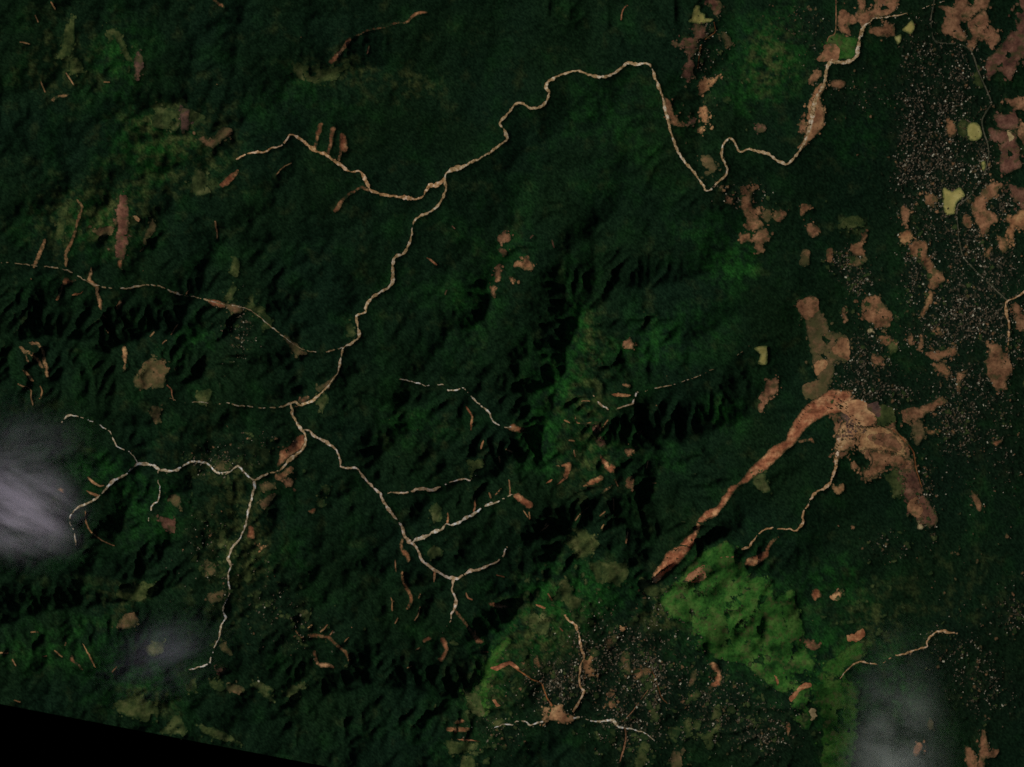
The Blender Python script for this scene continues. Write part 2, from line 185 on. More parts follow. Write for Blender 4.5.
F('olive','meadow','meadow','soft green fringe on the west side of the round pond', "958,124 965,119 969,122 966,128 966,136 961,135 958,130", rag=1.2)
F('pond','pond','pond','star-shaped olive yellow pond between the village roads', "943,188 953,191 960,187 965,195 956,204 955,214 946,215 943,205", rag=.6)
F('pond','pond','pond','flat-bottomed bright yellow pond with a tower shape near the top edge', "696,5 700,6 700,12 705,14 705,18 714,19 710,22 700,24 689,22 689,20 692,18 692,14 694,8", rag=.35)
F('pond','pond','pond','leaning yellow diamond pond at the end of a hedge near the top', "912,20 915,27 911,34 902,30", rag=.4)
F('pond','pond','pond','little yellow pond just southwest of the leaning diamond pond', "894,37 901,34 901,41 898,45", rag=.4)
F('pond','pond','pond','lone notched yellow pond in forest north of the great landslide', "754,348 767,346 767,364 758,364 760,355", rag=.35)
F('pond','pond','pond','tiny grey green pond by the road south of the round pond', "981,162 985,161 986,170 983,171", rag=.4)
F('olive','meadow','meadow','grey green roadside triangle north of the round pond', "975,70 980,75 983,86 981,88 975,83", rag=.5)
# --- upper middle
F('reddish','bare_field','field','ragged red brown strip running south from the tower-shaped pond', "694,25 704,26 706,35 700,39 696,50 690,59 695,62 692,75 690,82 687,80 682,74 686,67 689,56 686,47 677,46 670,44 679,43 686,36 695,36", cover=.08)
F('mud','bare_plot','plot','tan and orange plot south of the ragged red brown strip', "700,82 707,80 720,76 714,83 706,90 700,95 699,88", cover=.08)
F('reddish','bare_plot','plot','reddish scrap on the top edge right of the tower-shaped pond', "707,-2 721,2 721,9 715,15 712,8", cover=.2)
F('neck','bare_plot','plot','ring of brown scraps southeast of the tower-shaped pond', "725,30 732,41 730,47 726,45 721,36", cover=.35)
F('soil','bare_field','field','thin brown wedge along the east bank of the straight river reach', "665,96 670,103 674,115 680,122 686,126 675,126 670,118 666,110", rag=.7)
F('reddish','bare_plot','plot','dark red dot east of the brown riverbank wedge', "690,118 696,120 694,125 688,124")
F('mud','bare_plot','plot','pale tan plot with houses east of the dark red dot', "699,108 705,107 708,110 707,120 709,124 702,121", cover=.15)
F('mud','bare_plot','plot','bright orange spot below the pale tan plot', "698,127 704,128 703,134 698,131")
F('neck','clearing','clearing','mottled brown clearing between the two river reaches', "700,154 710,156 715,164 716,172 706,176 700,166", cover=.4)
F('reddish','bare_plot','plot','dim red plot north of the eastern river bend', "757,124 765,126 763,133 757,133", cover=.2)
F('soil','bare_field','field','branching brown field with pale edges south of the river hairpin', "741,187 746,185 749,191 755,186 750,200 752,209 760,206 761,212 757,219 764,225 755,230 748,230 746,217 742,207 742,195", rag=.9)
F('neck','bare_plot','plot','dull brown block joined to the right of the branching brown field', "762,211 770,210 771,219 767,222 762,217", rag=.8)
F('soil','bare_plot','plot','brown block with a fringed east end right of the dull brown block', "774,214 781,211 789,214 784,217 780,221 774,222")
F('soil','bare_field','field','brown tail field below the branching brown field', "759,230 766,229 770,239 765,242 765,252 759,254 755,246 752,239")
F('soil','bare_plot','plot','small square brown plot left of the brown tail field', "739,235 749,234 750,240 741,242")
F('soil','bare_plot','plot','brown diamond with a white corner west of the branching brown field', "725,194 733,201 731,205 726,202", rag=.6)
F('mud','bare_plot','plot','small tan sliver at the river hairpin', "719,188 723,185 722,192", rag=.5)
F('soil','bare_plot','plot','lone brown blot in forest right of the branching brown field', "800,208 806,204 811,207 805,212 801,216")
F('soil','bare_plot','plot','ragged brown blot below the lone brown blot', "806,226 811,222 820,230 817,236 810,235", rag=1.3)
F('neck','bare_plot','plot','two-tone brown and green plot below the ragged brown blot', "801,251 810,250 811,255 806,266 799,265 802,256")
F('soil','bare_plot','plot','upright orange brown plot on the left of the ring village', "827,250 832,249 832,262 828,261", rag=.6)
F('soil','bare_plot','plot','brown plot with a north arm on the right of the ring village', "849,247 861,241 864,232 867,236 862,244 864,255 854,254 849,250", cover=.1)
F('neck','bare_plot','plot','olive tan plot at the lower right of the ring village', "850,259 865,257 866,262 857,265 850,262")
F('olive','meadow','meadow','fuzzy green meadow north of the ring village', "841,222 849,216 862,217 864,225 855,229 849,230 840,227", cover=.3)
F('soil','bare_plot','plot','brown forest clearing climbing from the pink scrap west of the debris fan', "768,380 776,378 778,390 770,396 766,404 762,412 757,411 759,402 757,397 764,392", cover=.15)
F('neck','clearing','clearing','olive patch at the north edge of the great landslide bend', "803,386 812,382 824,384 826,391 816,397 808,399 803,394", layer=1, cover=.1)
# --- centre
F('soil','clearing','clearing','upper of the brown clearings stacked in the upper middle forest', "497,239 500,234 504,231 510,236 510,242 505,242 501,244")
F('soil','clearing','clearing','pink brown clearing just under the upper stacked clearing', "497,249 506,250 507,255 503,255 498,252")
F('soil','clearing','clearing','upright brown clearing halfway down the stacked clearings', "496,267 500,264 500,281 496,281", rag=.8)
F('soil','clearing','clearing','lowest dim clearing of the stacked clearings', "491,287 496,287 494,298 492,295")
F('soil','clearing','clearing','star-shaped tan clearing right of the stacked clearings', "519,261 523,261 526,255 529,261 534,264 531,271 522,268 513,267 512,264")
F('soil','clearing','clearing','small tan clearing under the star-shaped clearing', "510,277 514,277 515,284 511,282")
F('scar','landslide_scar','landslide','thin red dash in forest east of the main river', "426,257 431,259 438,265 437,266 430,261", rag=.3)
F('scar','landslide_scar','landslide','dark red hooked scar at the head of the longest side torrent', "512,495 518,493 526,499 534,505 529,509 520,503 515,498", cover=.15, rag=.7)
F('scar','landslide_scar','landslide','small red knot at the end of the thin central torrent', "508,427 513,424 519,427 528,429 518,432 511,431", cover=.15, rag=.8)
F('scar','landslide_scar','landslide','faint brown worm-shaped scar below the thin central torrent', "465,405 468,408 473,415 473,423 471,431 470,424 471,416 466,409", rag=.3)
F('scar','landslide_scar','landslide','short brown scar in the black valley below the worm-shaped scar', "483,440 484,442 481,450 480,447", rag=.3)
F('olive','meadow','meadow','small green rectangle between two side torrents', "432,504 440,506 441,521 431,523", rag=.8)
F('olive','meadow','meadow','olive meadow in the elbow east of the pale knot of torrents', "427,552 434,545 442,549 441,557 430,559", cover=.12)
F('olive','meadow','meadow','dim green patch at the end of the thin brown torrent', "466,460 484,460 480,468 472,472", cover=.3)
F('reddish','landslide_scar','landslide','dull red blot at the top of the red chain in the centre right', "591,429 597,424 601,430 596,435")
F('reddish','landslide_scar','landslide','second red blot of the chain in the centre right', "594,437 604,439 606,444 599,446")
F('scar','landslide_scar','landslide','orange lump at the foot of the red chain in the centre right', "599,452 603,458 609,463 615,466 614,473 608,471 602,463", rag=.8)
F('scar','landslide_scar','landslide','bright orange spearhead scar left of the orange lump', "582,487 590,481 601,476 604,478 600,481 592,485", rag=.4)
F('mud','clearing','clearing','small tan clearing right of the red chain', "625,450 630,448 634,452 627,457")
F('soil','clearing','clearing','brown tooth-shaped clearing below the small tan clearing', "626,480 631,477 633,488 627,487")
F('soil','clearing','clearing','rusty clearing on the green slope above the curved brown stream', "622,342 628,340 635,345 630,349 623,347", cover=.25)
F('scar','landslide_scar','landslide','orange dart scar inside the curved brown stream', "611,394 618,393 633,395 627,397 617,397", rag=.4)
F('scar','landslide_scar','landslide','upper orange streak above the dart scar', "619,383 630,384 632,387 627,388", rag=.5, cover=.15)
F('scar','landslide_scar','landslide','comb of pale scars on the dark gully side in the centre', "555,466 564,464 571,462 570,472 566,479 563,475 566,467", cover=.3, rag=.6)
F('scar','landslide_scar','landslide','slanting tan scar below the comb of pale scars', "556,486 561,480 567,476 568,478 562,482", rag=.3)
F('scar','landslide_scar','landslide','thin slanting scar left of the comb of pale scars', "544,484 550,480 553,479 551,482", rag=.3)
F('scar','landslide_scar','landslide','pale dash in the dark gully below the spearhead scar', "600,494 606,488 612,485 611,488 604,493", rag=.3)
# --- southern ridge and village
F('olive','meadow','meadow','upper olive meadow on the southern ridge crest', "566,538 575,527 586,531 597,540 599,547 587,556 576,559 574,550 566,546", cover=.08)
F('olive','meadow','meadow','ribbed olive meadow on the southern ridge left of the great landslide foot', "590,562 605,562 626,564 628,576 620,586 605,584 596,584 594,574 589,567", cover=.06)
F('olive','meadow','meadow','olive saddle meadow at the foot of the great landslide', "640,576 646,579 652,584 668,590 655,597 646,594 640,585", cover=.12)
F('olive','meadow','meadow','green meadow on the ridge flank below the upper olive meadow', "560,581 567,580 572,592 584,602 571,610 560,597", cover=.15)
F('olive','meadow','meadow','green knoll meadow at the west end of the southern ridge', "530,614 540,612 550,620 546,634 536,634 528,626", cover=.12)
F('grass','hillside','hillside','green strip hillside facing the black hollow in the south', "463,686 468,690 474,694 480,692 480,676 488,660 498,645 507,637 512,640 503,652 498,668 494,684 488,696 490,712 480,716 470,704", cover=.1, rag=1.3)
F('olive','meadow','meadow','lighter olive tongue at the foot of the green strip hillside', "463,688 469,693 478,695 482,704 484,716 474,714 468,702", layer=1, cover=.08)
F('olive','meadow','meadow','olive meadow under two red scars at the bottom edge', "447,741 478,744 470,750 462,753 450,754", cover=.08)
F('olive','meadow','meadow','dark olive meadow cut by the bottom edge below the two red scars', "461,756 474,757 473,785 458,785", cover=.12)
F('olive','meadow','meadow','small green wedge on the thin looping stream', "491,724 495,720 506,720 497,727", rag=.6)
F('scar','landslide_scar','landslide','long flat orange scar at the bottom left of the southern village', "446,728 456,727 470,728 470,730 461,732 448,731", rag=.5)
F('scar','landslide_scar','landslide','short orange scar above the long flat scar', "453,722 461,719 466,721 460,724 455,724", rag=.5)
F('scar','landslide_scar','landslide','hairline tan scar below the long flat scar', "456,739 465,739 473,740 480,742 472,741 464,741", layer=1, rag=.2)
F('scar','landslide_scar','landslide','arched orange scar on the green strip hillside', "491,668 496,667 503,664 510,662 515,665 519,669 514,667 509,664 503,667 497,670", layer=1, rag=.3)
F('scar','landslide_scar','landslide','flame-shaped orange scar left of the orange brown village stream', "533,662 537,654 539,660 541,667 538,668", rag=.6)
F('scar','landslide_scar','landslide','short tan scar right of the green strip hillside', "491,698 495,699 500,706 497,707", rag=.4)
F('scar','landslide_scar','landslide','thin tan dash on the green knoll meadow', "535,604 541,605 546,608 544,609 537,606", rag=.3)
F('mud','mud_flat','mud flat','bright tan mud flat where the village streams meet in the south', "543,708 547,707 555,707 561,705 564,712 572,716 574,720 566,723 557,721 549,718 542,722 544,714", rag=.9)
F('mud','bare_plot','plot','tan plot beside a bend of the orange brown village stream', "583,661 594,656 590,666 594,670 590,678 585,670", cover=.08)
F('neck','bare_plot','plot','olive tan plot northeast of the orange brown village stream', "607,640 615,634 619,636 611,646 607,645")
F('neck','bare_plot','plot','long tan and green plot in the middle of the southern village', "622,652 629,654 629,664 631,670 629,675 625,667 621,661", cover=.06)
F('soil','bare_plot','plot','tan hatchet-shaped plot right of the long village plot', "632,670 651,669 650,672 642,675 639,679 636,673", rag=.8)
F('mud','bare_plot','plot','small tan tooth near the top of the southern village', "620,628 624,626 624,630 621,631")
F('soil','bare_plot','plot','brown lens plot in the lower middle of the southern village', "605,705 611,701 616,704 614,707")
F('soil','bare_plot','plot','small orange dot above the brown lens plot', "608,692 614,692 613,696 608,696")
F('olive','meadow','meadow','small green square right of the tan hatchet plot', "645,683 652,683 652,690 645,689", cover=.1)
F('olive','meadow','meadow','slanting olive strip below the small green square', "645,696 652,706 657,713 657,723 651,715")
F('olive','meadow','meadow','green meadow touching the bottom edge in the southern village', "641,742 649,745 646,756 638,785 630,785", cover=.1)
F('neck','meadow','meadow','tan forked meadow at the bottom edge right of the green meadow', "671,752 680,752 684,746 684,754 679,785 673,785", cover=.15)
F('olive','meadow','meadow','round olive meadow above the forked tan meadow', "668,731 675,727 680,727 678,738 670,736", cover=.12)
F('olive','meadow','meadow','small olive meadow left of the vivid orange crescent', "690,697 698,691 700,695 694,701")
F('neck','meadow','meadow','thin olive streak just left of the vivid orange crescent', "694,671 697,674 691,686 689,683", cover=.1)
F('olive','meadow','meadow','pear-shaped olive meadow in the lower southern village', "684,722 689,719 692,725 687,738", cover=.08)
F('olive','meadow','meadow','blunt green meadow beside the pear-shaped meadow', "694,720 701,721 699,730 694,727", cover=.1)
F('olive','meadow','meadow','long slanting olive meadow right of the blunt green meadow', "699,734 707,734 721,721 720,728 714,738 712,749 707,749 705,741", cover=.1)
F('olive','meadow','meadow','olive meadow with an orange corner below the vivid orange crescent', "710,720 715,706 721,708 721,714 716,719", cover=.1)
# --- western valleys
F('scar','landslide_scar','landslide','left club-shaped scar on the north bank of the orange torrent', "314,147 316,139 316,133 319,124 322,122 322,127 319,136 317,142 316,148", rag=.4)
F('scar','landslide_scar','landslide','middle forked scar on the north bank of the orange torrent', "327,153 329,145 330,137 331,128 334,127 337,128 334,131 333,139 331,147 329,154", rag=.4)
F('scar','landslide_scar','landslide','right feathered orange scar on the north bank of the orange torrent', "340,137 342,133 345,136 347,148 346,153 342,151 340,160 338,160 340,148", rag=.7)
F('scar','landslide_scar','landslide','drop-shaped scar on the south bank of the orange torrent', "371,191 366,190 362,188 356,191 348,196 343,201 340,208 336,212 333,211 338,204 342,199 349,193 357,189 362,186 367,188", rag=.4)
F('scar','landslide_scar','landslide','orange club scar with a thin tail near the top edge', "329,62 335,55 341,49 345,43 347,39 351,37 350,41 347,46 342,52 337,59 332,64", rag=.4)
F('scar','landslide_scar','landslide','thin threadlike scar running up to the top edge from the orange club', "351,37 356,35 362,33 370,29 378,28 388,26 393,23 400,22 406,22 412,15 418,12 427,11 427,13 419,14 413,17 407,23 400,23 394,24 388,27 378,29 370,30 362,34 357,36", rag=.2)
F('scar','landslide_scar','landslide','tiny pink scar cut by the top edge at the upper left', "211,-4 216,0 223,4 225,9 219,6 214,2", rag=.4)
F('olive','meadow','meadow','feathery olive meadow below the orange club scar', "292,62 304,64 318,67 334,68 352,62 344,72 336,79 313,84 300,80 294,72", cover=.4)
F('olive','meadow','meadow','upright olive meadow near the upper left corner', "64,30 68,22 72,14 75,31 73,44 70,55 56,58 62,48", cover=.05)
F('olive','meadow','meadow','dull olive patch right below the upright corner meadow', "70,60 78,59 86,74 78,74 71,72", cover=.12)
F('olive','meadow','meadow','long thin olive streak near the upper left corner', "102,23 106,28 112,28 119,32 125,43 130,58 129,69 126,60 120,44 112,36 110,44 107,38", cover=.25)
F('purple','bare_plot','plot','dim purple slope right of the long thin olive streak', "136,52 141,54 144,62 140,74 136,79 135,66")
F('mud','landslide_scar','landslide','small tan scar in a dark gully near the upper left', "50,101 53,97 58,95 70,94 66,97 57,98 54,102", rag=.5)
F('olive','meadow','meadow','olive field with a dark lower edge in the upper left hills', "151,107 164,108 176,110 180,120 176,130 164,129 154,127", cover=.3)
F('purple','bare_plot','plot','purple strip between two olive fields in the upper left hills', "180,107 189,110 189,122 188,130 181,130")
F('olive','meadow','meadow','yellowish olive wedge right of the purple strip', "189,111 197,111 206,117 199,121 192,127 190,120")
F('neck','meadow','meadow','tan bent meadow on a spur below the yellowish wedge', "195,136 203,137 210,140 216,134 222,128 234,129 230,135 222,140 212,149", cover=.15)
F('olive','meadow','meadow','olive slope meadow left of the salmon scar', "190,180 197,170 206,174 212,184 212,192 197,196 190,190", cover=.25)
F('scar','landslide_scar','landslide','salmon scar on a dark slope left of the orange torrent head', "219,186 224,180 229,175 239,169 236,176 230,183 223,187", cover=.12, rag=.7)
F('reddish','landslide_scar','landslide','long upright dark red slope in the upper left', "120,194 127,197 128,214 128,230 126,246 124,260 120,258 115,250 117,240 117,228 116,212", cover=.05)
F('neck','meadow','meadow','dull brown meadow wing left of the long dark red slope', "93,231 104,226 114,226 112,236 100,238", cover=.35)
F('neck','meadow','meadow','olive brown wisp right of the long dark red slope', "143,240 146,232 150,224 153,216 156,226 154,232 148,238 145,252", cover=.3)
F('mud','landslide_scar','landslide','tiny tan fleck right of the long dark red slope', "133,216 136,216 140,219 139,222 135,220", rag=.4)
F('scar','landslide_scar','landslide','orange drop directly under the long dark red slope', "117,261 122,259 122,267 124,271 121,270 118,266", rag=.5)
F('olive','meadow','meadow','upright olive patch on the lit slope at the left', "58,212 63,206 67,206 66,220 62,240 54,238 57,226", cover=.12)
F('mud','landslide_scar','landslide','short pale thread scar on the lit slope at the far left', "46,239 44,246 41,253 37,262 34,268 33,266 37,256 41,247 44,240", rag=.25)
F('mud','landslide_scar','landslide','longer pale thread scar with a hooked top on the lit slope', "76,199 79,201 83,206 80,216 77,226 74,236 72,243 69,249 67,254 67,267 65,266 65,254 67,248 71,241 73,234 76,225 79,214 81,207", rag=.25)
F('mud','landslide_scar','landslide','kinked tan scar crossing the stream at the foot of the lit slope', "91,266 92,273 90,279 94,283 98,287 98,293 101,300 101,309 99,308 98,300 96,293 96,287 92,284 88,280 90,272", rag=.3)
F('scar','landslide_scar','landslide','red brown scar with a tail in the shade below the lit slope', "64,279 67,278 71,281 78,279 72,282 66,284 63,286 61,293 57,301 56,300 60,291 62,284", rag=.4)
F('scar','landslide_scar','landslide','short slanting brown scar right of the scar with a tail', "71,296 75,293 80,293 84,289 82,293 77,295", rag=.4)
F('scar','landslide_scar','landslide','dim red fleck deep in the western shade', "119,300 122,301 121,306 117,311 116,308", rag=.4)
F('mud','landslide_scar','landslide','curved ochre thread scar at the left edge', "28,343 32,342 38,343 43,349 45,356 45,362 48,368 48,377 46,377 46,369 43,363 43,356 41,350 37,345 32,344", rag=.25)
F('mud','landslide_scar','landslide','slanting ochre thread scar inside the curved one at the left edge', "18,346 22,347 24,350 31,352 37,358 41,363 43,368 41,367 36,360 30,354 25,352 27,358 29,363 27,361 24,353", rag=.25)
F('mud','landslide_scar','landslide','short ochre threads below the slanting thread scar at the left edge', "22,370 26,371 30,375 34,381 31,381 27,376", rag=.3)
F('mud','landslide_scar','landslide','dotted upright ochre scar in dark woods at the left', "123,346 126,347 127,354 126,362 125,370 124,376 123,374 124,363 122,356", rag=.5, cover=.2)
F('neck','bare_field','field','brown triangular hill field in the western woods', "154,354 160,358 167,364 173,369 166,375 165,384 158,389 140,389 133,382 138,372 146,362", cover=.03)
F('neck','meadow','meadow','small brown oval meadow below the triangular hill field', "152,407 157,405 161,408 160,416 157,424 153,421", cover=.1)
F('olive','meadow','meadow','dim green oval meadow right of the triangular hill field', "195,396 204,389 212,389 209,400 200,406", cover=.2)
F('scar','landslide_scar','landslide','bright orange dash in the western valley stream', "207,300 215,300 225,304 224,307 212,305", rag=.5)
F('neck','meadow','meadow','brown valley meadow at the right end of the orange dash', "225,304 240,305 241,311 234,314 227,309", cover=.06)
F('olive','meadow','meadow','pointed green meadow above the brown valley meadow', "230,289 234,284 235,295 231,302 224,299", cover=.06)
F('olive','meadow','meadow','olive meadow with a north horn in the western valley', "245,307 251,304 248,294 253,295 255,304 266,309 258,313", cover=.08)
F('olive','meadow','meadow','greyish olive lobe at the east end of the western valley meadows', "259,314 266,312 272,322 270,328 261,329 264,320", cover=.05)
F('neck','meadow','meadow','olive streak ending in an orange tip near the main river', "285,335 291,339 297,344 299,350 308,353 306,356 295,354 287,343", cover=.05)
F('olive','meadow','meadow','small green teardrop in forest above the western valley', "233,256 237,258 240,270 237,277 230,274", cover=.06)
F('olive','meadow','meadow','two-lobed olive clearing west of the main river bend', "346,325 351,323 353,329 356,334 351,337 346,330", rag=.7)
F('neck','gravel_bar','gravel bar','brown gravel bar on the west bank above the hooked river bend', "315,389 325,383 335,376 331,384 320,391", rag=.6)
F('olive','meadow','meadow','green riverside meadow east of the hooked river bend', "316,401 326,394 329,399 322,411", rag=.8)
F('scar','gravel_bar','gravel bar','large reddish gravel bar on the west bank below the river fork', "281,451 290,446 297,438 302,434 306,440 300,450 291,455 277,467 279,459", rag=.7)
F('soil','gravel_bar','gravel bar','small reddish bar touching the hooked river bend', "298,401 306,396 309,399 301,403", rag=.5)
F('soil','gravel_bar','gravel bar','brown bar on the east bank under the large reddish bar', "275,477 288,468 294,466 290,474 278,480", cover=.1)
F('neck','clearing','clearing','olive brown clearing southeast of the valley fork', "260,503 267,497 275,494 272,502 262,510", cover=.12)
F('neck','clearing','clearing','brown clearing just below the valley fork', "259,485 267,483 275,482 274,489 262,490", cover=.2)
F('soil','clearing','clearing','round brown clearing under the east bank bar', "284,480 293,480 292,487 284,486", cover=.1)
F('scar','gravel_bar','gravel bar','pink patch between the arms of the southern torrent', "250,525 254,529 254,538 247,537", rag=.7)
F('neck','clearing','clearing','brown village clearing inside the bend of the western torrent', "215,464 222,462 230,464 229,470 219,472", cover=.15)
F('olive','clearing','clearing','olive dot clearing east of the valley fork', "322,487 328,486 330,493 323,493", cover=.08)
F('olive','clearing','clearing','olive clearing below the olive dot clearing', "318,498 325,500 323,507 317,505", cover=.1)
F('scar','clearing','clearing','small red clearing left of the lower olive clearing', "308,511 316,508 313,514", rag=.6)
F('neck','clearing','clearing','brown hook-shaped clearing west of the southern torrent', "205,561 211,564 215,571 210,577 205,577", cover=.12)
F('neck','clearing','clearing','tan clearing in a bend of the southern torrent', "207,596 217,590 226,592 221,601 211,602", cover=.2)
F('olive','clearing','clearing','olive strip clearing at the top of the western torrent bank', "219,530 226,531 224,548 218,546", cover=.2)
F('mud','clearing','clearing','small tan fishtail clearing east of the southern torrent', "257,544 262,546 268,545 261,550", rag=.6)
F('olive','clearing','clearing','yellow green double clearing east of the southern torrent', "240,572 246,569 252,572 252,580 246,582 241,578", cover=.2)
F('neck','clearing','clearing','olive clearing on the southern torrent east bank low down', "219,644 224,643 234,654 230,657 222,650", cover=.1)
F('reddish','clearing','clearing','red clearing with a white roof near the southern torrent end', "210,666 217,669 225,668 225,675 219,673", cover=.1)
F('neck','clearing','clearing','brown eye-shaped clearing below the red clearing', "226,686 234,684 245,690 240,695 228,690", cover=.06)
F('olive','clearing','clearing','olive clearing left of the eye-shaped clearing', "208,680 217,681 226,688 221,692 211,687", cover=.2)
F('olive','clearing','clearing','forked olive clearing right of the eye-shaped clearing', "251,682 261,682 275,690 268,692 275,701 266,698 258,690", cover=.1)
F('olive','clearing','clearing','humped olive clearing right of the forked olive clearing', "284,695 290,684 297,685 305,681 308,690 300,688 299,696 294,699", cover=.12)
F('olive','clearing','clearing','tongue-shaped olive clearing below the torrent end', "186,686 194,678 197,680 195,690 188,692", cover=.05)
F('scar','landslide_scar','landslide','bent orange thread scar in the lower left dark woods', "307,635 314,634 322,635 329,636 333,640 338,645 343,649 347,652 351,661 349,662 345,653 341,650 336,646 331,641 327,638 320,637 313,637 308,637", rag=.3)
F('scar','landslide_scar','landslide','thin curved scar with a red end below the bent orange thread', "313,650 315,651 316,657 319,663 328,663 335,668 328,667 321,667 317,664 314,657", rag=.3)
F('olive','clearing','clearing','small green clearing above the bent orange thread scar', "299,611 308,611 310,621 304,620", cover=.1)
F('scar','landslide_scar','landslide','orange spot with a tail at the lower left', "67,659 70,659 71,654 73,656 75,661 80,665 84,670 81,669 75,664 71,662", rag=.4)
F('mud','landslide_scar','landslide','faint pale thread right of the orange spot with a tail', "80,640 84,645 88,652 92,659 97,669 95,668 90,659 86,651", rag=.2)
F('olive','hillside','hillside','olive slope along the black swath edge at the lower left', "112,704 124,697 136,694 150,702 160,711 152,722 132,717 118,713", cover=.2)
F('olive','hillside','hillside','bright olive point touching the black swath edge', "161,733 168,724 176,714 184,722 187,735 178,735", cover=.1)
F('olive','hillside','hillside','long dim olive slope right of the bright olive point', "198,724 214,728 232,736 240,746 222,741 206,735", cover=.3)
F('olive','hillside','hillside','olive crest above the small left cloud', "114,595 120,589 134,585 148,581 155,586 152,597 140,602 124,599", cover=.2)
F('neck','hillside','hillside','tan crest below the olive crest', "116,628 122,616 134,610 138,620 132,627", cover=.2)
F('olive','hillside','hillside','olive saddle under the small left cloud', "140,648 150,643 163,641 164,652 150,656", cover=.2)
F('neck','bare_plot','plot','orange brown plot south of the side stream bend', "169,496 175,494 180,500 176,508 170,501", cover=.2)
F('reddish','bare_plot','plot','dark red plot below the orange brown plot', "160,517 168,518 175,522 176,534 168,531 161,524", cover=.2)
F('scar','landslide_scar','landslide','brown fork scars at the end of the black southern hollow', "440,638 444,638 448,648 446,654 442,662 437,659 441,657 445,650 442,643", rag=.4)
F('scar','landslide_scar','landslide','tan oblique scar branching right in the black southern hollow', "455,609 459,614 464,620 468,626 475,635 479,638 484,642 477,643 473,636 466,626 461,619 456,613", rag=.3)
F('scar','landslide_scar','landslide','small brown scar left of the brown fork scars', "422,640 428,636 433,638 428,641 424,643", rag=.5)
F('scar','landslide_scar','landslide','brown speckled dash right of the oblique scar', "487,603 494,603 502,605 510,607 502,608 493,607", rag=.6)
F('scar','landslide_scar','landslide','brown hooked thread left of the pale knot of torrents', "404,538 402,543 403,549 408,553 410,559 408,563 406,557 402,553 400,545 402,539", rag=.3)
F('scar','landslide_scar','landslide','long dim curved thread below the hooked thread', "401,568 403,572 404,579 408,588 412,596 412,603 408,609 405,611 409,604 410,597 405,588 402,580", rag=.3)
F('scar','landslide_scar','landslide','short stub scar hanging under the southeast torrent', "434,571 436,573 435,580 434,583 433,578", rag=.3)
F('scar','landslide_scar','landslide','short upright twig scar north of the longest side torrent', "447,511 449,516 448,523 446,524 447,518", rag=.25)
F('scar','landslide_scar','landslide','red upright twig scar further up the longest side torrent', "475,496 476,503 475,511 473,512 474,504", rag=.35)
F('mud','landslide_scar','landslide','ochre curl on the hillside beside the large left cloud', "87,476 90,478 95,482 100,485 106,485 100,487 93,484 88,479", rag=.3)
F('mud','landslide_scar','landslide','ochre twig joining the western torrent near the cloud', "85,490 92,492 99,495 97,497 90,494", rag=.3)
F('scar','landslide_scar','landslide','two short tan dashes on the slope at the large left cloud edge', "57,488 61,487 65,490 63,491 65,493 62,493 57,490", rag=.3)
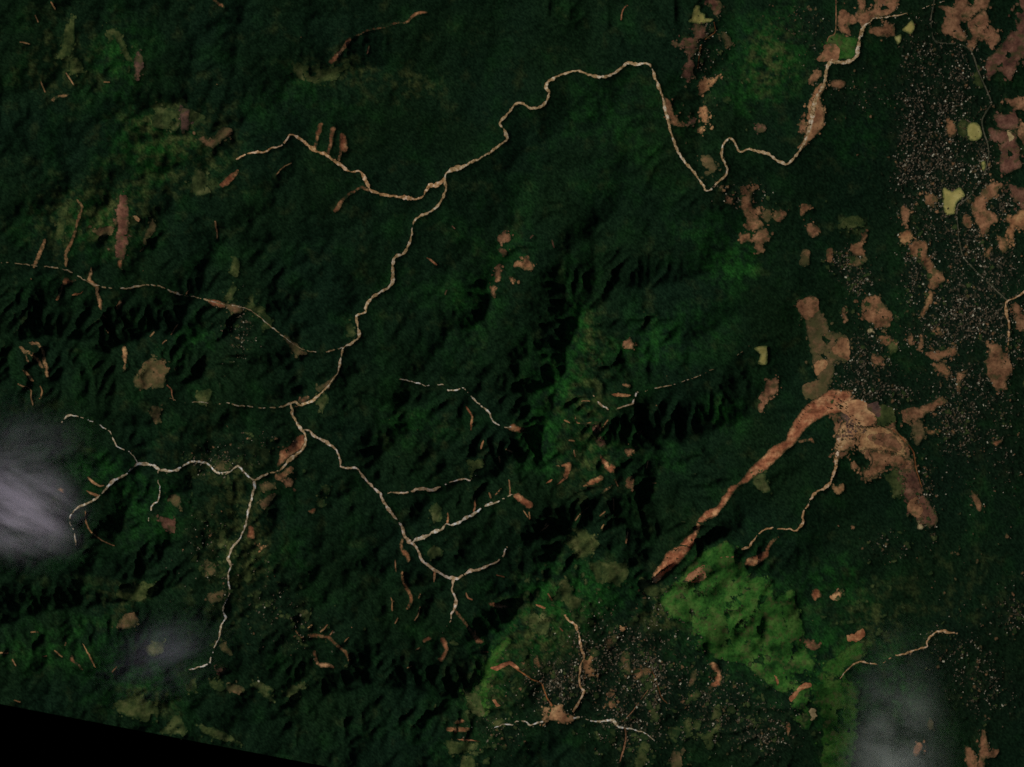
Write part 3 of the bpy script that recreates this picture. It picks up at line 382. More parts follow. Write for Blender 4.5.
THREADS = [
 ('mud', 'tiny ochre scar thread on the slope at the left edge above the cloud', 'ochre scar threads at the left edge', "18,384,1.2 22,386,1.4 28,387,1 31,391,1.2 31,398,1 33,405,1.2;40,386,1 42,391,1.4 41,396,1.6 39,399,1"),
 ('mud', 'tiny brown scar thread on the shaded spur above the brown triangular hill field', 'scar threads above the triangular field', "171,335,1 175,328,1.4 178,324,1.2;150,337,1 154,332,1.4;162,344,1.2 165,341,1.6 167,340,1;189,283,.9 189,289,1 186,294,1.2;103,315,1.6 106,318,1.2;106,330,1.2 110,334,1"),
 ('scar', 'tiny orange scar with a dotted tail below the brown triangular hill field', None, "167,385,1.6 171,389,2.2 172,395,1.2 174,401,.9"),
 ('mud', 'tiny pale scar thread in the dark folds of the upper left corner', 'scar threads in the upper left corner', "51,2,1.2 55,9,1.6;66,73,1 70,79,1.3 74,85,1;41,82,.9 45,92,1;20,42,1 30,44,1.2;104,82,1 110,82,.9;35,15,.9 38,22,1"),
 ('mud', 'tiny tan scar thread on the green slopes at the lower left', 'scar threads on the lower left slopes', "31,632,1.3 38,632,1;12,659,1.4 16,666,1;41,657,1.1 47,656,1;54,650,1.2 62,657,1;112,672,1.2 117,666,1;66,642,1 65,646,1.2;0,653,3 8,653,2.4;14,700,1 20,702,1.4"),
 ('mud', 'tiny pale scar thread beside the bent orange thread scar', 'scar threads by the bent orange thread', "320,632,1 324,629,1.4 327,625,1;330,635,1 333,631,1.2;296,631,1 300,637,1.6 304,637,1;308,628,1 312,625,1.4;344,642,.9 349,637,1;351,628,1 352,627,1.6"),
 ('mud', 'tiny brown scar thread in the black hollow west of the three-way split', 'scar threads in the black hollow', "391,597,1 392,603,1.2 392,611,1.8;395,624,1 398,618,1;421,593,1.2 418,599,1;420,607,1 418,615,1.2 414,621,.9;407,668,1.8 412,666,1.4;416,650,1 420,648,1.2;395,560,.9 396,572,.9"),
 ('scar', 'tiny pinkish scar thread in the dark slope between the three-way split and the southern ridge', 'scar threads below the southern ridge', "466,593,1.2 468,598,1.6 473,600,1.2;548,594,1 552,600,1.2;560,628,1 563,631,1.2;572,609,1 573,614,1.2;475,631,1.4 476,640,1;481,652,1 488,652,.9;496,575,1 505,577,1"),
 ('mud', 'tiny pale scar thread around the dark red hooked scar', 'scar threads around the hooked scar', "509,480,1.2 510,490,1 510,496,1.2;495,495,1 501,489,1.2;489,493,1.2 491,498,1.6;523,510,1.2 528,517,1.6;545,526,1.4 548,521,1.2;499,456,1 500,463,1;506,449,1.6 512,452,1.2;529,512,1 530,519,1.4"),
 ('mud', 'tiny tan scar thread in the broken ground of the centre right', 'scar threads in the centre right', "581,401,1 590,401,.9;564,420,1.4 570,423,1;575,417,.8 577,423,1 584,424,.9 592,422,.7;569,440,1.2 575,441,1;574,450,1 575,457,1;575,521,1 580,514,1.2 588,507,1;613,498,.8 614,511,1;601,529,1.4 604,524,1;628,531,1.2 626,543,1.4;541,531,1.2 549,525,1.2;615,480,1 618,486,1.2;600,516,1 606,511,1;603,427,1.2 608,420,1;637,434,1.6 642,431,1.8;646,470,1 648,461,1.2;652,483,.8 657,483,.8"),
 ('scar', 'thin red scar thread in upper middle forest below the top edge', None, "621,20,1.2 622,12,1.1 625,7,1.1 628,5,.9"),
 ('reddish', 'tiny dim red scar thread in the upper middle woods', 'dim red threads in the upper middle', "367,54,1.6 369,46,1.8;552,240,1 554,248,1;530,238,1.8 533,235,1.4;445,295,1.2 447,290,1;452,226,.8 455,229,.8"),
 ('mud', 'thin pale curved thread below the head of the orange torrent', None, "276,176,.9 280,170,1 285,166,.9 292,163,1"),
 ('mud', 'tiny pale scar dot string north of the western valley meadows', None, "215,221,1.2 216,227,1.6 217,233,1 217,240,1.2"),
 ('mud', 'thin brown hillside thread under the western torrent by the cloud', None, "85,511,1 86,522,1.6 91,532,1.3 103,541,1 115,546,.8"),
 ('mud', 'thin tan dash on top of the bright green hillside', None, "720,558,.9 726,557,1.3 732,557,1.4 738,556,1"),
]
def thread(mat, label, group, s):
    for q in s.split(';'):
        pl = P(q); L, R = [], []
        for i, (x, y, w) in enumerate(pl):
            a = pl[max(0, i-1)]; b = pl[min(len(pl)-1, i+1)]; dx, dy = b[0]-a[0], b[1]-a[1]; n = math.hypot(dx, dy)+1e-6
            L.append((x-dy/n*w*.4, y+dx/n*w*.4)); R.append((x+dy/n*w*.4, y-dx/n*w*.4))
        PATCHES.append(dict(mat=mat, name='landslide_scar', cat='landslide', label=label, pts=L+R[::-1], layer=0, cover=0, rag=.3, group=group, kind='thing'))
for t_ in THREADS: thread(*t_)
ROADS = [('track','pale track climbing from the tan mud flat to the arched orange scar', "552,706,1.6 547,698,1.4 544,690,1.2 541,683,1.2 533,680,1 527,676,1.1 521,672,1.2 515,668,.8"),
 ('track','short tan track forking southward from the thin pale village stream', "625,728,1.2 626,737,1.3 624,748,1.5 621,758,1.2 617,770,1"),
 ('track','thin pale track climbing north through the southern village', "622,722,.8 627,717,.8 632,712,.8 637,705,.8 642,698,.7 648,690,.6"),
 ('track','faint tan track along the house rows on the southern village street', "652,671,.8 656,680,.8 659,690,.9 662,698,.8 668,704,.6"),
 ('track','short pale farm track between the tower-shaped pond and the orange plot', "714,22,.7 715,32,.7 707,38,1.1 701,46,1 699,58,.9 698,68,.8"),
 ('road','grey green road winding down the right-hand plain past the round pond', "936,-20,1.2 934,2,1.2 931,18,1.2 932,32,1.2 935,41,1.3 945,43,1.2 958,44,1 968,48,1 973,55,1.2 978,70,1.4 983,82,1.4 988,93,1.4 991,103,1.3 986,112,1.3 982,121,1.3 984,133,1.3 988,146,1.2 988,160,1.1 983,176,1.1 974,191,1.1 965,200,1.1 958,205,1 957,216,.9 958,228,.9 959,240,1 963,256,1 973,268,1.2 980,275,1.2 990,284,1.2 1000,294,1.2 1007,300,1.2"),
 ('track','pale straight farm track beside the top right fields', "836,-20,.9 836,5,.9 836,20,1 835,33,.9 829,37,.8 827,42,.7"),
 ('track','pale track along the east side of the pointed orange mud field', "893,430,.9 898,434,.9 905,441,1 911,448,1 914,454,1.2 915,461,1.3 916,468,1.4 919,478,.7 922,488,.6")]
# house clusters: phrase, cx, cy, rx, ry, number
VILL = [
 ('scattered over the upper right-hand plain', 945,110,60,95,240), ('scattered over the lower right-hand plain', 950,320,64,110,330), ('scattered among woods in the bottom right', 975,640,48,100,150),
 ('north of the forked tan meadow in the south', 700,680,44,40,110), ('in the dark woods below the bright green hillside', 765,742,34,22,80), ('around the bright tan mud flat', 545,688,34,34,100), ('south of the hatchet-shaped village plot', 622,702,44,30,130), ('north of the southern village', 665,612,34,22,50), ('in forest east of the long tapering field', 962,480,40,34,70), ('along the right edge below the torn field', 1010,470,16,40,60),
 ('between the hook-shaped field and the ochre stream', 1000,268,22,22,90), ('west of the ochre stream', 982,322,26,20,110), ('between the stepped and torn brown fields', 966,380,26,18,90), ('at the forest edge west of the round pond', 906,140,12,50,110), ('between the round pond and the red brown field', 984,160,9,26,50),
 ('in the village left of the top right river', 800,28,27,30,90), ('in the hamlet right of the river gravel bar', 855,92,28,22,70),
 ('along the upper end of the plain road', 922,52,22,42,130), ('between the plain road and the kite-shaped field', 962,66,22,26,90),
 ('north of the round pond', 950,106,36,18,90), ('west of the round pond', 938,140,26,28,130), ('south of the round pond', 938,172,40,20,190),
 ('around the star-shaped pond', 935,204,34,18,80), ('in the grove inside the hook-shaped field', 1003,203,14,12,36), ('along the road below the star-shaped pond', 962,240,34,24,150),
 ('beside the long slanting brown field', 915,268,12,30,60), ('between the long slanting field and the ochre stream', 962,300,42,26,170), ('north of the stepped brown field', 940,335,32,16,80),
 ('right of the ochre stream', 1018,345,14,40,60), ('east of the olive brown pasture', 862,362,26,30,170), ('in the ring village', 845,262,14,12,50), ('below the ring village', 858,282,14,12,60),
 ('above the debris fan', 885,393,30,12,80), ('on the diagonal house rows east of the debris fan', 953,418,18,22,70), ('south of the diagonal house rows', 972,438,36,20,90),
 ('east of the torn brown field', 1000,405,24,16,50),('along the red brown tapering field', 928,500,8,34,36),('near the speckled woods below the red brown field', 885,548,26,16,40),
 ('in the top middle village by the tower-shaped pond', 708,55,18,40,60), ('by the river hairpin', 745,194,22,12,36), ('west of the vivid orange crescent', 640,655,30,28,150),
 ('in the middle of the southern village', 595,650,26,30,130), ('left of the orange brown village stream', 560,682,24,18,110), ('along the southern village street', 655,685,10,24,60), ('at the bottom of the southern village', 630,735,34,26,120),
 ('below the vivid orange crescent', 715,712,34,30,110), ('left of the bright green hillside foot', 770,722,26,30,70), ('near the bottom right corner', 985,690,36,30,150), ('right of the pink forked stream', 955,650,34,22,70), ('at the right edge above the corner', 1012,612,16,22,50),
 ('along the western torrent', 215,462,32,14,50), ('east of the southern torrent', 262,600,26,40,60), ('west of the southern torrent', 205,540,22,40,60), ('below the western valley meadows', 240,330,16,24,60), ('in the dark woods at the lower left', 300,625,24,26,40),
 ('in woods left of the lower mud flat', 500,735,26,18,40), ('in the fold above the main river bend', 255,440,40,20,36)]
# ------------------------------------------------------------------ relief
HC = 2.0
hx = np.arange(GX0-4, GX1+6, HC); hy = np.arange(GY0-4, 960+6, HC)
HX, HY = np.meshgrid(hx, hy)
def segdist(pl, X, Y, z=None):
    best = np.full(X.shape, 1e9); bz = np.zeros(X.shape)
    for k in range(len(pl)-1):
        (ax, ay), (bx, by) = pl[k][:2], pl[k+1][:2]
        dx, dy = bx-ax, by-ay; L = dx*dx+dy*dy+1e-9
        t = np.clip(((X-ax)*dx+(Y-ay)*dy)/L, 0, 1)
        d = np.hypot(X-ax-t*dx, Y-ay-t*dy)
        m = d < best
        best = np.where(m, d, best)
        if z is not None: bz = np.where(m, z[k]+(z[k+1]-z[k])*t, bz)
    return best, bz
# coarse grid for the drainage part
cx_ = np.arange(GX0-8, GX1+16, 6.0); cy_ = np.arange(GY0-8, 980, 6.0)
CX, CY = np.meshgrid(cx_, cy_)
def bedz(x, y):      # long profile of the valleys: plain at the right, mountains to the left and in the south
    x = np.asarray(x, float); y = np.asarray(y, float)
    a = 420*sstep(900, 200, x) + 330*sstep(380, 720, y)*sstep(930, 560, x) + 120*sstep(250, 0, x)
    return a + 60*sstep(300, 0, y)*sstep(700, 300, x)
steep = .12 + .56*sstep(900, 560, CX)*(.45+.55*sstep(150, 420, CY)) + .2*sstep(420, 180, CX)
steep = np.clip(steep - .25*sstep(60, 0, np.hypot((CX-620)/2.2, CY-660)-60)*0, .06, .95)
steep += .16*np.exp(-(((CX-740)/80)**2+((CY-620)/70)**2))
steep *= 1 - .5*np.exp(-(((CX-620)/110)**2+((CY-690)/70)**2))
steep *= 1 - .35*np.exp(-(((CX-470)/160)**2+((CY-120)/120)**2))
wx = CX + 9*fbm(CX, CY, 70, 3, 31); wy = CY + 9*fbm(CX, CY, 70, 3, 57)
acc = np.full(CX.shape, 1e9)
lines = [RIVER] + [P(s[2]) for s in STREAMS] + [P(e) for e in EXTRA]
for i, pl in enumerate(lines):
    pl2 = pl[::3] + [pl[-1]] if len(pl) > 30 else pl
    z = [float(bedz(p[0], p[1])) + (0 if i <= len(STREAMS) else 18) for p in pl2]
    d, bz = segdist(pl2, wx if i > len(STREAMS) else CX, wy if i > len(STREAMS) else CY, z)
    R = 340.0
    acc = np.minimum(acc, bz + R*(1-np.exp(-np.maximum(d*S-26, 0)*steep/R)))
def bil(gx, gy, G, x, y):
    u = np.clip((np.asarray(x, float)-gx[0])/(gx[1]-gx[0]), 0, len(gx)-1.001); v = np.clip((np.asarray(y, float)-gy[0])/(gy[1]-gy[0]), 0, len(gy)-1.001)
    i = u.astype(int); j = v.astype(int); fu = u-i; fv = v-j
    return (G[j,i]*(1-fu)+G[j,i+1]*fu)*(1-fv)+(G[j+1,i]*(1-fu)+G[j+1,i+1]*fu)*fv
def blur(G, n=1):
    for _ in range(n):
        G = np.pad(G, 1, mode='edge')
        G = (G[:-2,1:-1]+G[2:,1:-1]+G[1:-1,:-2]+G[1:-1,2:]+2*G[1:-1,1:-1])/6
    return G
for s, Hh, w in CRESTS:
    d, _ = segdist(P(s), CX+4*fbm(CX, CY, 30, 2, 91), CY+4*fbm(CX, CY, 30, 2, 92))
    acc = acc + 1.08*Hh*np.maximum(0, 1-d/w)**1.15
acc = blur(acc, 1)
steepH = bil(cx_, cy_, steep, HX, HY)
H0 = bil(cx_, cy_, acc, HX, HY)
hill = np.clip((steepH-.12)/.6, 0, 1.2)
r1 = 1-np.abs(fbm(HX+12*fbm(HX,HY,60,2,5), HY, 44, 2, 11)); r2 = 1-np.abs(fbm(HX, HY, 19, 2, 23))
# rain-cut relief: valleys incise headward along the drainage, leaving sharp spurs between them
def erode(Z, X, Y, it=18, k=.07, m=.45, amp=1.0):
    ny, nx = Z.shape; h = (Z*1.12 + hillc*amp*(52*fbm(X, Y, 46, 3, 11) + 24*fbm(X, Y, 18, 3, 23) + (1-min(amp,1))*9*fbm(X, Y, 7, 2, 29))).ravel().copy()
    I = np.arange(ny*nx).reshape(ny, nx)
    for _ in range(it):
        hp = np.pad(h.reshape(ny, nx), 1, constant_values=1e9); best = np.zeros((ny, nx)); rec = I.copy()
        for dy in (-1, 0, 1):
            for dx in (-1, 0, 1):
                if dx or dy:
                    s = (h.reshape(ny, nx)-hp[1+dy:1+dy+ny, 1+dx:1+dx+nx])/math.hypot(dx, dy)
                    b = s > best; best = np.where(b, s, best); rec = np.where(b, I+dy*nx+dx, rec)
        r = rec.ravel().tolist(); order = np.argsort(h).tolist(); A = [1.0]*(ny*nx)
        for i in reversed(order):
            j = r[i]
            if j != i: A[j] += A[i]
        F_ = (k*np.array(A)**m*hillc.ravel()).tolist(); hl = h.tolist()
        for i in order:
            j = r[i]
            if j != i: hl[i] = (hl[i]+F_[i]*hl[j])/(1+F_[i])
        h = np.array(hl)
    return h.reshape(ny, nx)
ex = np.arange(GX0-6, GX1+9, 3.0); ey = np.arange(GY0-6, 966, 3.0); EX, EY = np.meshgrid(ex, ey)
hillc = np.clip((bil(cx_, cy_, steep, EX, EY)-.12)/.5, .03, 1.1)
E0 = erode(bil(cx_, cy_, acc, EX, EY), EX, EY, 14)
hillc = np.clip((steepH-.12)/.5, .03, 1.1)
H0 = erode(bil(ex, ey, E0, HX, HY)/1.12, HX, HY, 6, .05, .45, .12)
H0 = H0 + hill*(0*(r1-.6) + 0*(r2-.6) + 7*fbm(HX, HY, 8, 3, 77)) + (1-np.clip(hill,0,1))*6*fbm(HX, HY, 40, 3, 41)
# keep channels at the bottom of their valleys, on a smoothed floor
HS = blur(H0, 14)
for pl in lines[:len(STREAMS)+1]:
    m = [min(p[0] for p in pl)-30, max(p[0] for p in pl)+30, min(p[1] for p in pl)-30, max(p[1] for p in pl)+30]
    i0, i1 = np.searchsorted(hx, m[0]), np.searchsorted(hx, m[1]); j0, j1 = np.searchsorted(hy, m[2]), np.searchsorted(hy, m[3])
    d, _ = segdist(pl, HX[j0:j1,i0:i1], HY[j0:j1,i0:i1])
    wv_ = np.exp(-(d/6.5)**2); H0[j0:j1,i0:i1] = H0[j0:j1,i0:i1]*(1-wv_)+HS[j0:j1,i0:i1]*wv_-6*np.exp(-(d/5)**2)
H0 -= H0.min()
def hgt(x, y): return bil(hx, hy, H0, x, y)
def world(x, y, dz=0.0):            # survey coordinates and height -> metres
    z = hgt(x, y)+dz
    k = S*(1-z/CAM_H)
    return (np.asarray(x, float)-512)*k, (383.5-np.asarray(y, float))*k, z
def wpt(x, y, dz=0.0):
    a, b, c = world(np.array([x]), np.array([y]), dz)
    return Vector((float(a[0]), float(b[0]), float(c[0])))

# ------------------------------------------------------------------ mesh helpers
def mesh_np(name, co, faces, mats, attrs=None, smooth=True):
    me = bpy.data.meshes.new(name)
    co = np.asarray(co, np.float32); faces = np.asarray(faces, np.int32)
    n, k = faces.shape
    me.vertices.add(len(co)); me.vertices.foreach_set('co', co.ravel())
    me.loops.add(n*k); me.loops.foreach_set('vertex_index', faces.ravel())
    me.polygons.add(n); me.polygons.foreach_set('loop_start', np.arange(0, n*k, k, dtype=np.int32))
    me.polygons.foreach_set('use_smooth', np.full(n, smooth))
    for a, v in (attrs or {}).items():
        at = me.attributes.new(a, 'FLOAT', 'POINT'); at.data.foreach_set('value', np.asarray(v, np.float32).ravel())
    for m in mats: me.materials.append(m)
    me.update(calc_edges=True)
    return me
def link(name, me, label=None, cat=None, kind=None, group=None, parent=None):
    o = bpy.data.objects.new(name, me); COL.objects.link(o)
    if label: o['label'] = label
    if cat: o['category'] = cat
    if kind: o['kind'] = kind
    if group: o['group'] = group
    if parent: o.parent = parent
    return o

# ------------------------------------------------------------------ materials
K = 0.44
def lin(c, k=K):
    return tuple(min(.85, ((v/255/12.92) if v <= 10 else ((v/255+.055)/1.055)**2.4)/k) for v in c)+(1,)
def new_mat(name):
    m = bpy.data.materials.new(name); m.use_nodes = True
    nt = m.node_tree; b = nt.nodes['Principled BSDF']; b.inputs['Roughness'].default_value = .95
    b.inputs['Specular IOR Level'].default_value = .05
    return m, nt, b
def nz(nt, vec, scale, detail=6, rough=.6, w=0):
    n = nt.nodes.new('ShaderNodeTexNoise'); n.inputs['Scale'].default_value = scale; n.inputs['Detail'].default_value = detail; n.inputs['Roughness'].default_value = rough
    if w:
        mp = nt.nodes.new('ShaderNodeVectorMath'); mp.operation = 'ADD'; mp.inputs[1].default_value = (w*371.0, w*113.0, 0); nt.links.new(vec, mp.inputs[0]); vec = mp.outputs[0]
    nt.links.new(vec, n.inputs['Vector']); return n.outputs['Fac']
def ramp(nt, fac, stops):
    r = nt.nodes.new('ShaderNodeValToRGB'); e = r.color_ramp.elements
    while len(e) < len(stops): e.new(.5)
    for q, (p, c) in zip(e, stops): q.position = p; q.color = c if len(c) == 4 else tuple(c)+(1,)
    nt.links.new(fac, r.inputs[0]); return r.outputs[0]
def mix(nt, f, a, b, mode='MIX'):
    n = nt.nodes.new('ShaderNodeMix'); n.data_type = 'RGBA'; n.blend_type = mode
    for i, v in ((0, f), (6, a), (7, b)):
        if isinstance(v, (int, float)): n.inputs[i].default_value = v
        elif isinstance(v, tuple): n.inputs[i].default_value = v
        else: nt.links.new(v, n.inputs[i])
    return n.outputs[2]
def geo_pos(nt):
    return nt.nodes.new('ShaderNodeNewGeometry').outputs['Position']
MAT = {}
def land(name, c1, c2, c3, sc=1/90.0, fine=1/22.0, contrast=.6, veg=0.0, margin=(25,33,18), streak=None):
    m, nt, b = new_mat(name); p = geo_pos(nt)
    big = ramp(nt, nz(nt, p, sc, 7, .62), [(.34, lin(c1)), (.5, lin(c2)), (.66, lin(c3))])
    fi = ramp(nt, nz(nt, p, fine, 5, .7, 1), [(.3, (1-contrast*.75,)*3), (.5, (1, 1, 1)), (.75, (1+contrast*.45,)*3)])
    c = mix(nt, 1.0, big, fi, 'MULTIPLY')
    if streak:
        mp = nt.nodes.new('ShaderNodeMapping'); mp.inputs['Rotation'].default_value = (0, 0, math.radians(-streak)); mp.inputs['Scale'].default_value = (.12, 1, 1); nt.links.new(p, mp.inputs[0])
        c = mix(nt, 1.0, c, ramp(nt, nz(nt, mp.outputs[0], 1/40.0, 5, .65, 7), [(.3, (.55, .52, .5)), (.5, (1, 1, 1)), (.7, (1.3, 1.32, 1.35))]), 'MULTIPLY')
    oi = nt.nodes.new('ShaderNodeObjectInfo'); c = mix(nt, 1.0, c, oi.outputs['Color'], 'MULTIPLY')
    if veg > 0:      # grass and scrub taking over parts of the bare ground
        vf = ramp(nt, nz(nt, p, 1/75.0, 6, .68, 5), [(.63-veg*.5, (0, 0, 0)), (.75-veg*.5, (.8, .8, .8))])
        c = mix(nt, vf, c, lin((50, 50, 28)))
    if margin:       # weedy margin along the outline
        a = nt.nodes.new('ShaderNodeAttribute'); a.attribute_name = 'edge'
        ad = nt.nodes.new('ShaderNodeMath'); ad.operation = 'MULTIPLY_ADD'; nt.links.new(nz(nt, p, 1/24.0, 5, .75, 6), ad.inputs[0]); ad.inputs[1].default_value = 6.0; nt.links.new(a.outputs['Fac'], ad.inputs[2])
        mr = nt.nodes.new('ShaderNodeMapRange'); mr.inputs[1].default_value = 3.0; mr.inputs[2].default_value = 5.2; nt.links.new(ad.outputs[0], mr.inputs[0])
        c = mix(nt, mr.outputs[0], lin(margin), c)
    nt.links.new(c, b.inputs['Base Color']); MAT[name] = m
    bp = nt.nodes.new('ShaderNodeBump'); bp.inputs['Strength'].default_value = .5; bp.inputs['Distance'].default_value = 3.0
    nt.links.new(nz(nt, p, 1/30.0, 5, .6, 2), bp.inputs['Height']); nt.links.new(bp.outputs[0], b.inputs['Normal'])
    return m
land('soil', (56,38,25), (96,67,46), (118,86,60), veg=.24)
land('mud', (88,58,38), (116,84,56), (132,104,70), veg=.1)
land('scar', (72,40,26), (108,68,45), (136,102,70), veg=.06, streak=44)
land('reddish', (44,29,24), (74,49,38), (96,68,53), veg=.26)
land('purple', (44,35,30), (70,52,45), (84,60,44), veg=.3)
land('neck', (46,44,26), (70,59,38), (88,64,44), veg=.35)
land('olive', (24,34,16), (44,52,26), (64,66,38), margin=(16,32,14))
land('grass', (13,36,11), (30,61,20), (50,70,30), sc=1/120.0, contrast=.8, veg=.2, margin=(12,32,12))
land('pale', (100,88,58), (124,108,76), (146,132,100))
land('pond', (104,100,54), (120,112,62), (134,126,76), fine=1/60.0, contrast=.2, margin=(50,60,30))
land('gravel', (84,72,54), (128,114,92), (196,190,174), sc=1/34.0, fine=1/11.0, contrast=.7, margin=None)
land('roadway', (36,40,28), (54,54,40), (76,70,56), margin=None)
for k in ('pond',): MAT[k].node_tree.nodes['Principled BSDF'].inputs['Roughness'].default_value = .6

# ------------------------------------------------------------------ outlines of the parcels, made ragged
def ragged(pts, rag, seed):
    n = len(pts); out = []
    for i in range(n):
        (ax, ay), (bx, by) = pts[i], pts[(i+1) % n]
        p0 = pts[i-1]; p3 = pts[(i+2) % n]
        L = math.hypot(bx-ax, by-ay); m = max(2, int(L/1.1))
        for k in range(m):
            t = k/m
            # softened corners: half Catmull-Rom, half straight
            cx = .5*((2*ax)+(-p0[0]+bx)*t+(2*p0[0]-5*ax+4*bx-p3[0])*t*t+(-p0[0]+3*ax-3*bx+p3[0])*t**3)
            cy = .5*((2*ay)+(-p0[1]+by)*t+(2*p0[1]-5*ay+4*by-p3[1])*t*t+(-p0[1]+3*ay-3*by+p3[1])*t**3)
            out.append(((cx+ax+(bx-ax)*t)/2, (cy+ay+(by-ay)*t)/2))
    a = np.array(out)
    amp = rag*(1.35 if rag >= .8 else .95)
    dx = amp*(.8*fbm(a[:,0], a[:,1], 7.0, 3, seed, .8)+.8*gnoise(a[:,0]/1.9, a[:,1]/1.9, seed+9)); dy = amp*(.8*fbm(a[:,0]+50, a[:,1]+20, 7.0, 3, seed+3, .8)+.8*gnoise(a[:,0]/1.9+7, a[:,1]/1.9, seed+10))
    a[:,0] += dx; a[:,1] += dy
    return a
def grow(a, d):
    t = np.roll(a, -1, 0)-np.roll(a, 1, 0); L = np.hypot(t[:,0], t[:,1])[:,None]+1e-9
    n = np.stack([t[:,1], -t[:,0]], -1)/L
    area = .5*np.sum(a[:,0]*np.roll(a[:,1], -1)-np.roll(a[:,0], -1)*a[:,1])
    return a+n*d*(1 if area > 0 else -1)
def inside(poly, X, Y):
    r = np.zeros(X.shape, bool); n = len(poly); j = n-1
    for i in range(n):
        xi, yi = poly[i]; xj, yj = poly[j]
        if yi != yj:
            c = ((yi > Y) != (yj > Y)) & (X < (xj-xi)*(Y-yi)/(yj-yi)+xi)
            r ^= c
        j = i
    return r
def smooth_line(pl, step=1.2, wob=.55, seed=0, wv=.35):
    pts = [np.array(p) for p in pl]; out = []
    for i in range(len(pts)-1):
        p0 = pts[max(0, i-1)]; p1 = pts[i]; p2 = pts[i+1]; p3 = pts[min(len(pts)-1, i+2)]
        m = max(1, int(np.hypot(*(p2-p1)[:2])/step))
        for k in range(m):
            t = k/m
            out.append(.5*((2*p1)+(-p0+p2)*t+(2*p0-5*p1+4*p2-p3)*t*t+(-p0+3*p1-3*p2+p3)*t**3))
    out.append(pts[-1]); a = np.array(out)
    a[:,0] += wob*gnoise(a[:,0]/4, a[:,1]/4, seed); a[:,1] += wob*gnoise(a[:,0]/4+9, a[:,1]/4, seed+1)
    a[:,2] = np.maximum(.3, a[:,2]*.95*(1+wv*fbm(a[:,0], a[:,1], 6, 3, seed+2)+.45*gnoise(a[:,0]/1.7, a[:,1]/1.7, seed+8)+.5*np.maximum(0, gnoise(a[:,0]/9, a[:,1]/9, seed+5)-.2)*2))
    return a
# opening mask (where the canopy is broken), half-unit raster
MR = 0.7
mx = np.arange(GX0, GX1+MR, MR); my = np.arange(GY0, 940+MR, MR)
MASK = np.zeros((len(my), len(mx)), np.float32)
CLUMP = np.zeros_like(MASK)
def stamp_poly(poly, val, cover):
    x0, y0 = poly.min(0)-5; x1, y1 = poly.max(0)+5
    i0, i1 = np.searchsorted(mx, x0), np.searchsorted(mx, x1); j0, j1 = np.searchsorted(my, y0), np.searchsorted(my, y1)
    if i1 <= i0 or j1 <= j0: return
    X, Y = np.meshgrid(mx[i0:i1], my[j0:j1])
    ins = inside(poly, X, Y)
    v = np.where(ins, val, 0.0)
    if cover > 0:
        nn = .8*fbm(X, Y, 16, 3, 101)+.35*gnoise(X/2.6, Y/2.6, 7)
        e = blur(ins.astype(float), 5)       # woods creep in from the outline more than in the middle
        nn = nn - 1.5*np.clip(e-.45, 0, .55)
        thr = np.quantile(nn[ins], 1-cover) if ins.sum() > 4 else 9
        v = np.where(nn > thr, v*.0, v)
    MASK[j0:j1,i0:i1] = np.maximum(MASK[j0:j1,i0:i1], v)
def stamp_line(a, extra=.12):
    for x, y, w in a:
        r = w/2+extra+(.75*float(gnoise(np.array([x/3.1]), np.array([y/3.1]), 55)) if extra > .1 else 0); R = r+1.5
        i0, i1 = np.searchsorted(mx, x-R), np.searchsorted(mx, x+R); j0, j1 = np.searchsorted(my, y-R), np.searchsorted(my, y+R)
        if i1 <= i0 or j1 <= j0: continue
        X, Y = np.meshgrid(mx[i0:i1], my[j0:j1])
        MASK[j0:j1,i0:i1] = np.maximum(MASK[j0:j1,i0:i1], np.clip((r*(1+.0*x)-np.hypot(X-x, Y-y))/1.0+.5, 0, 1))
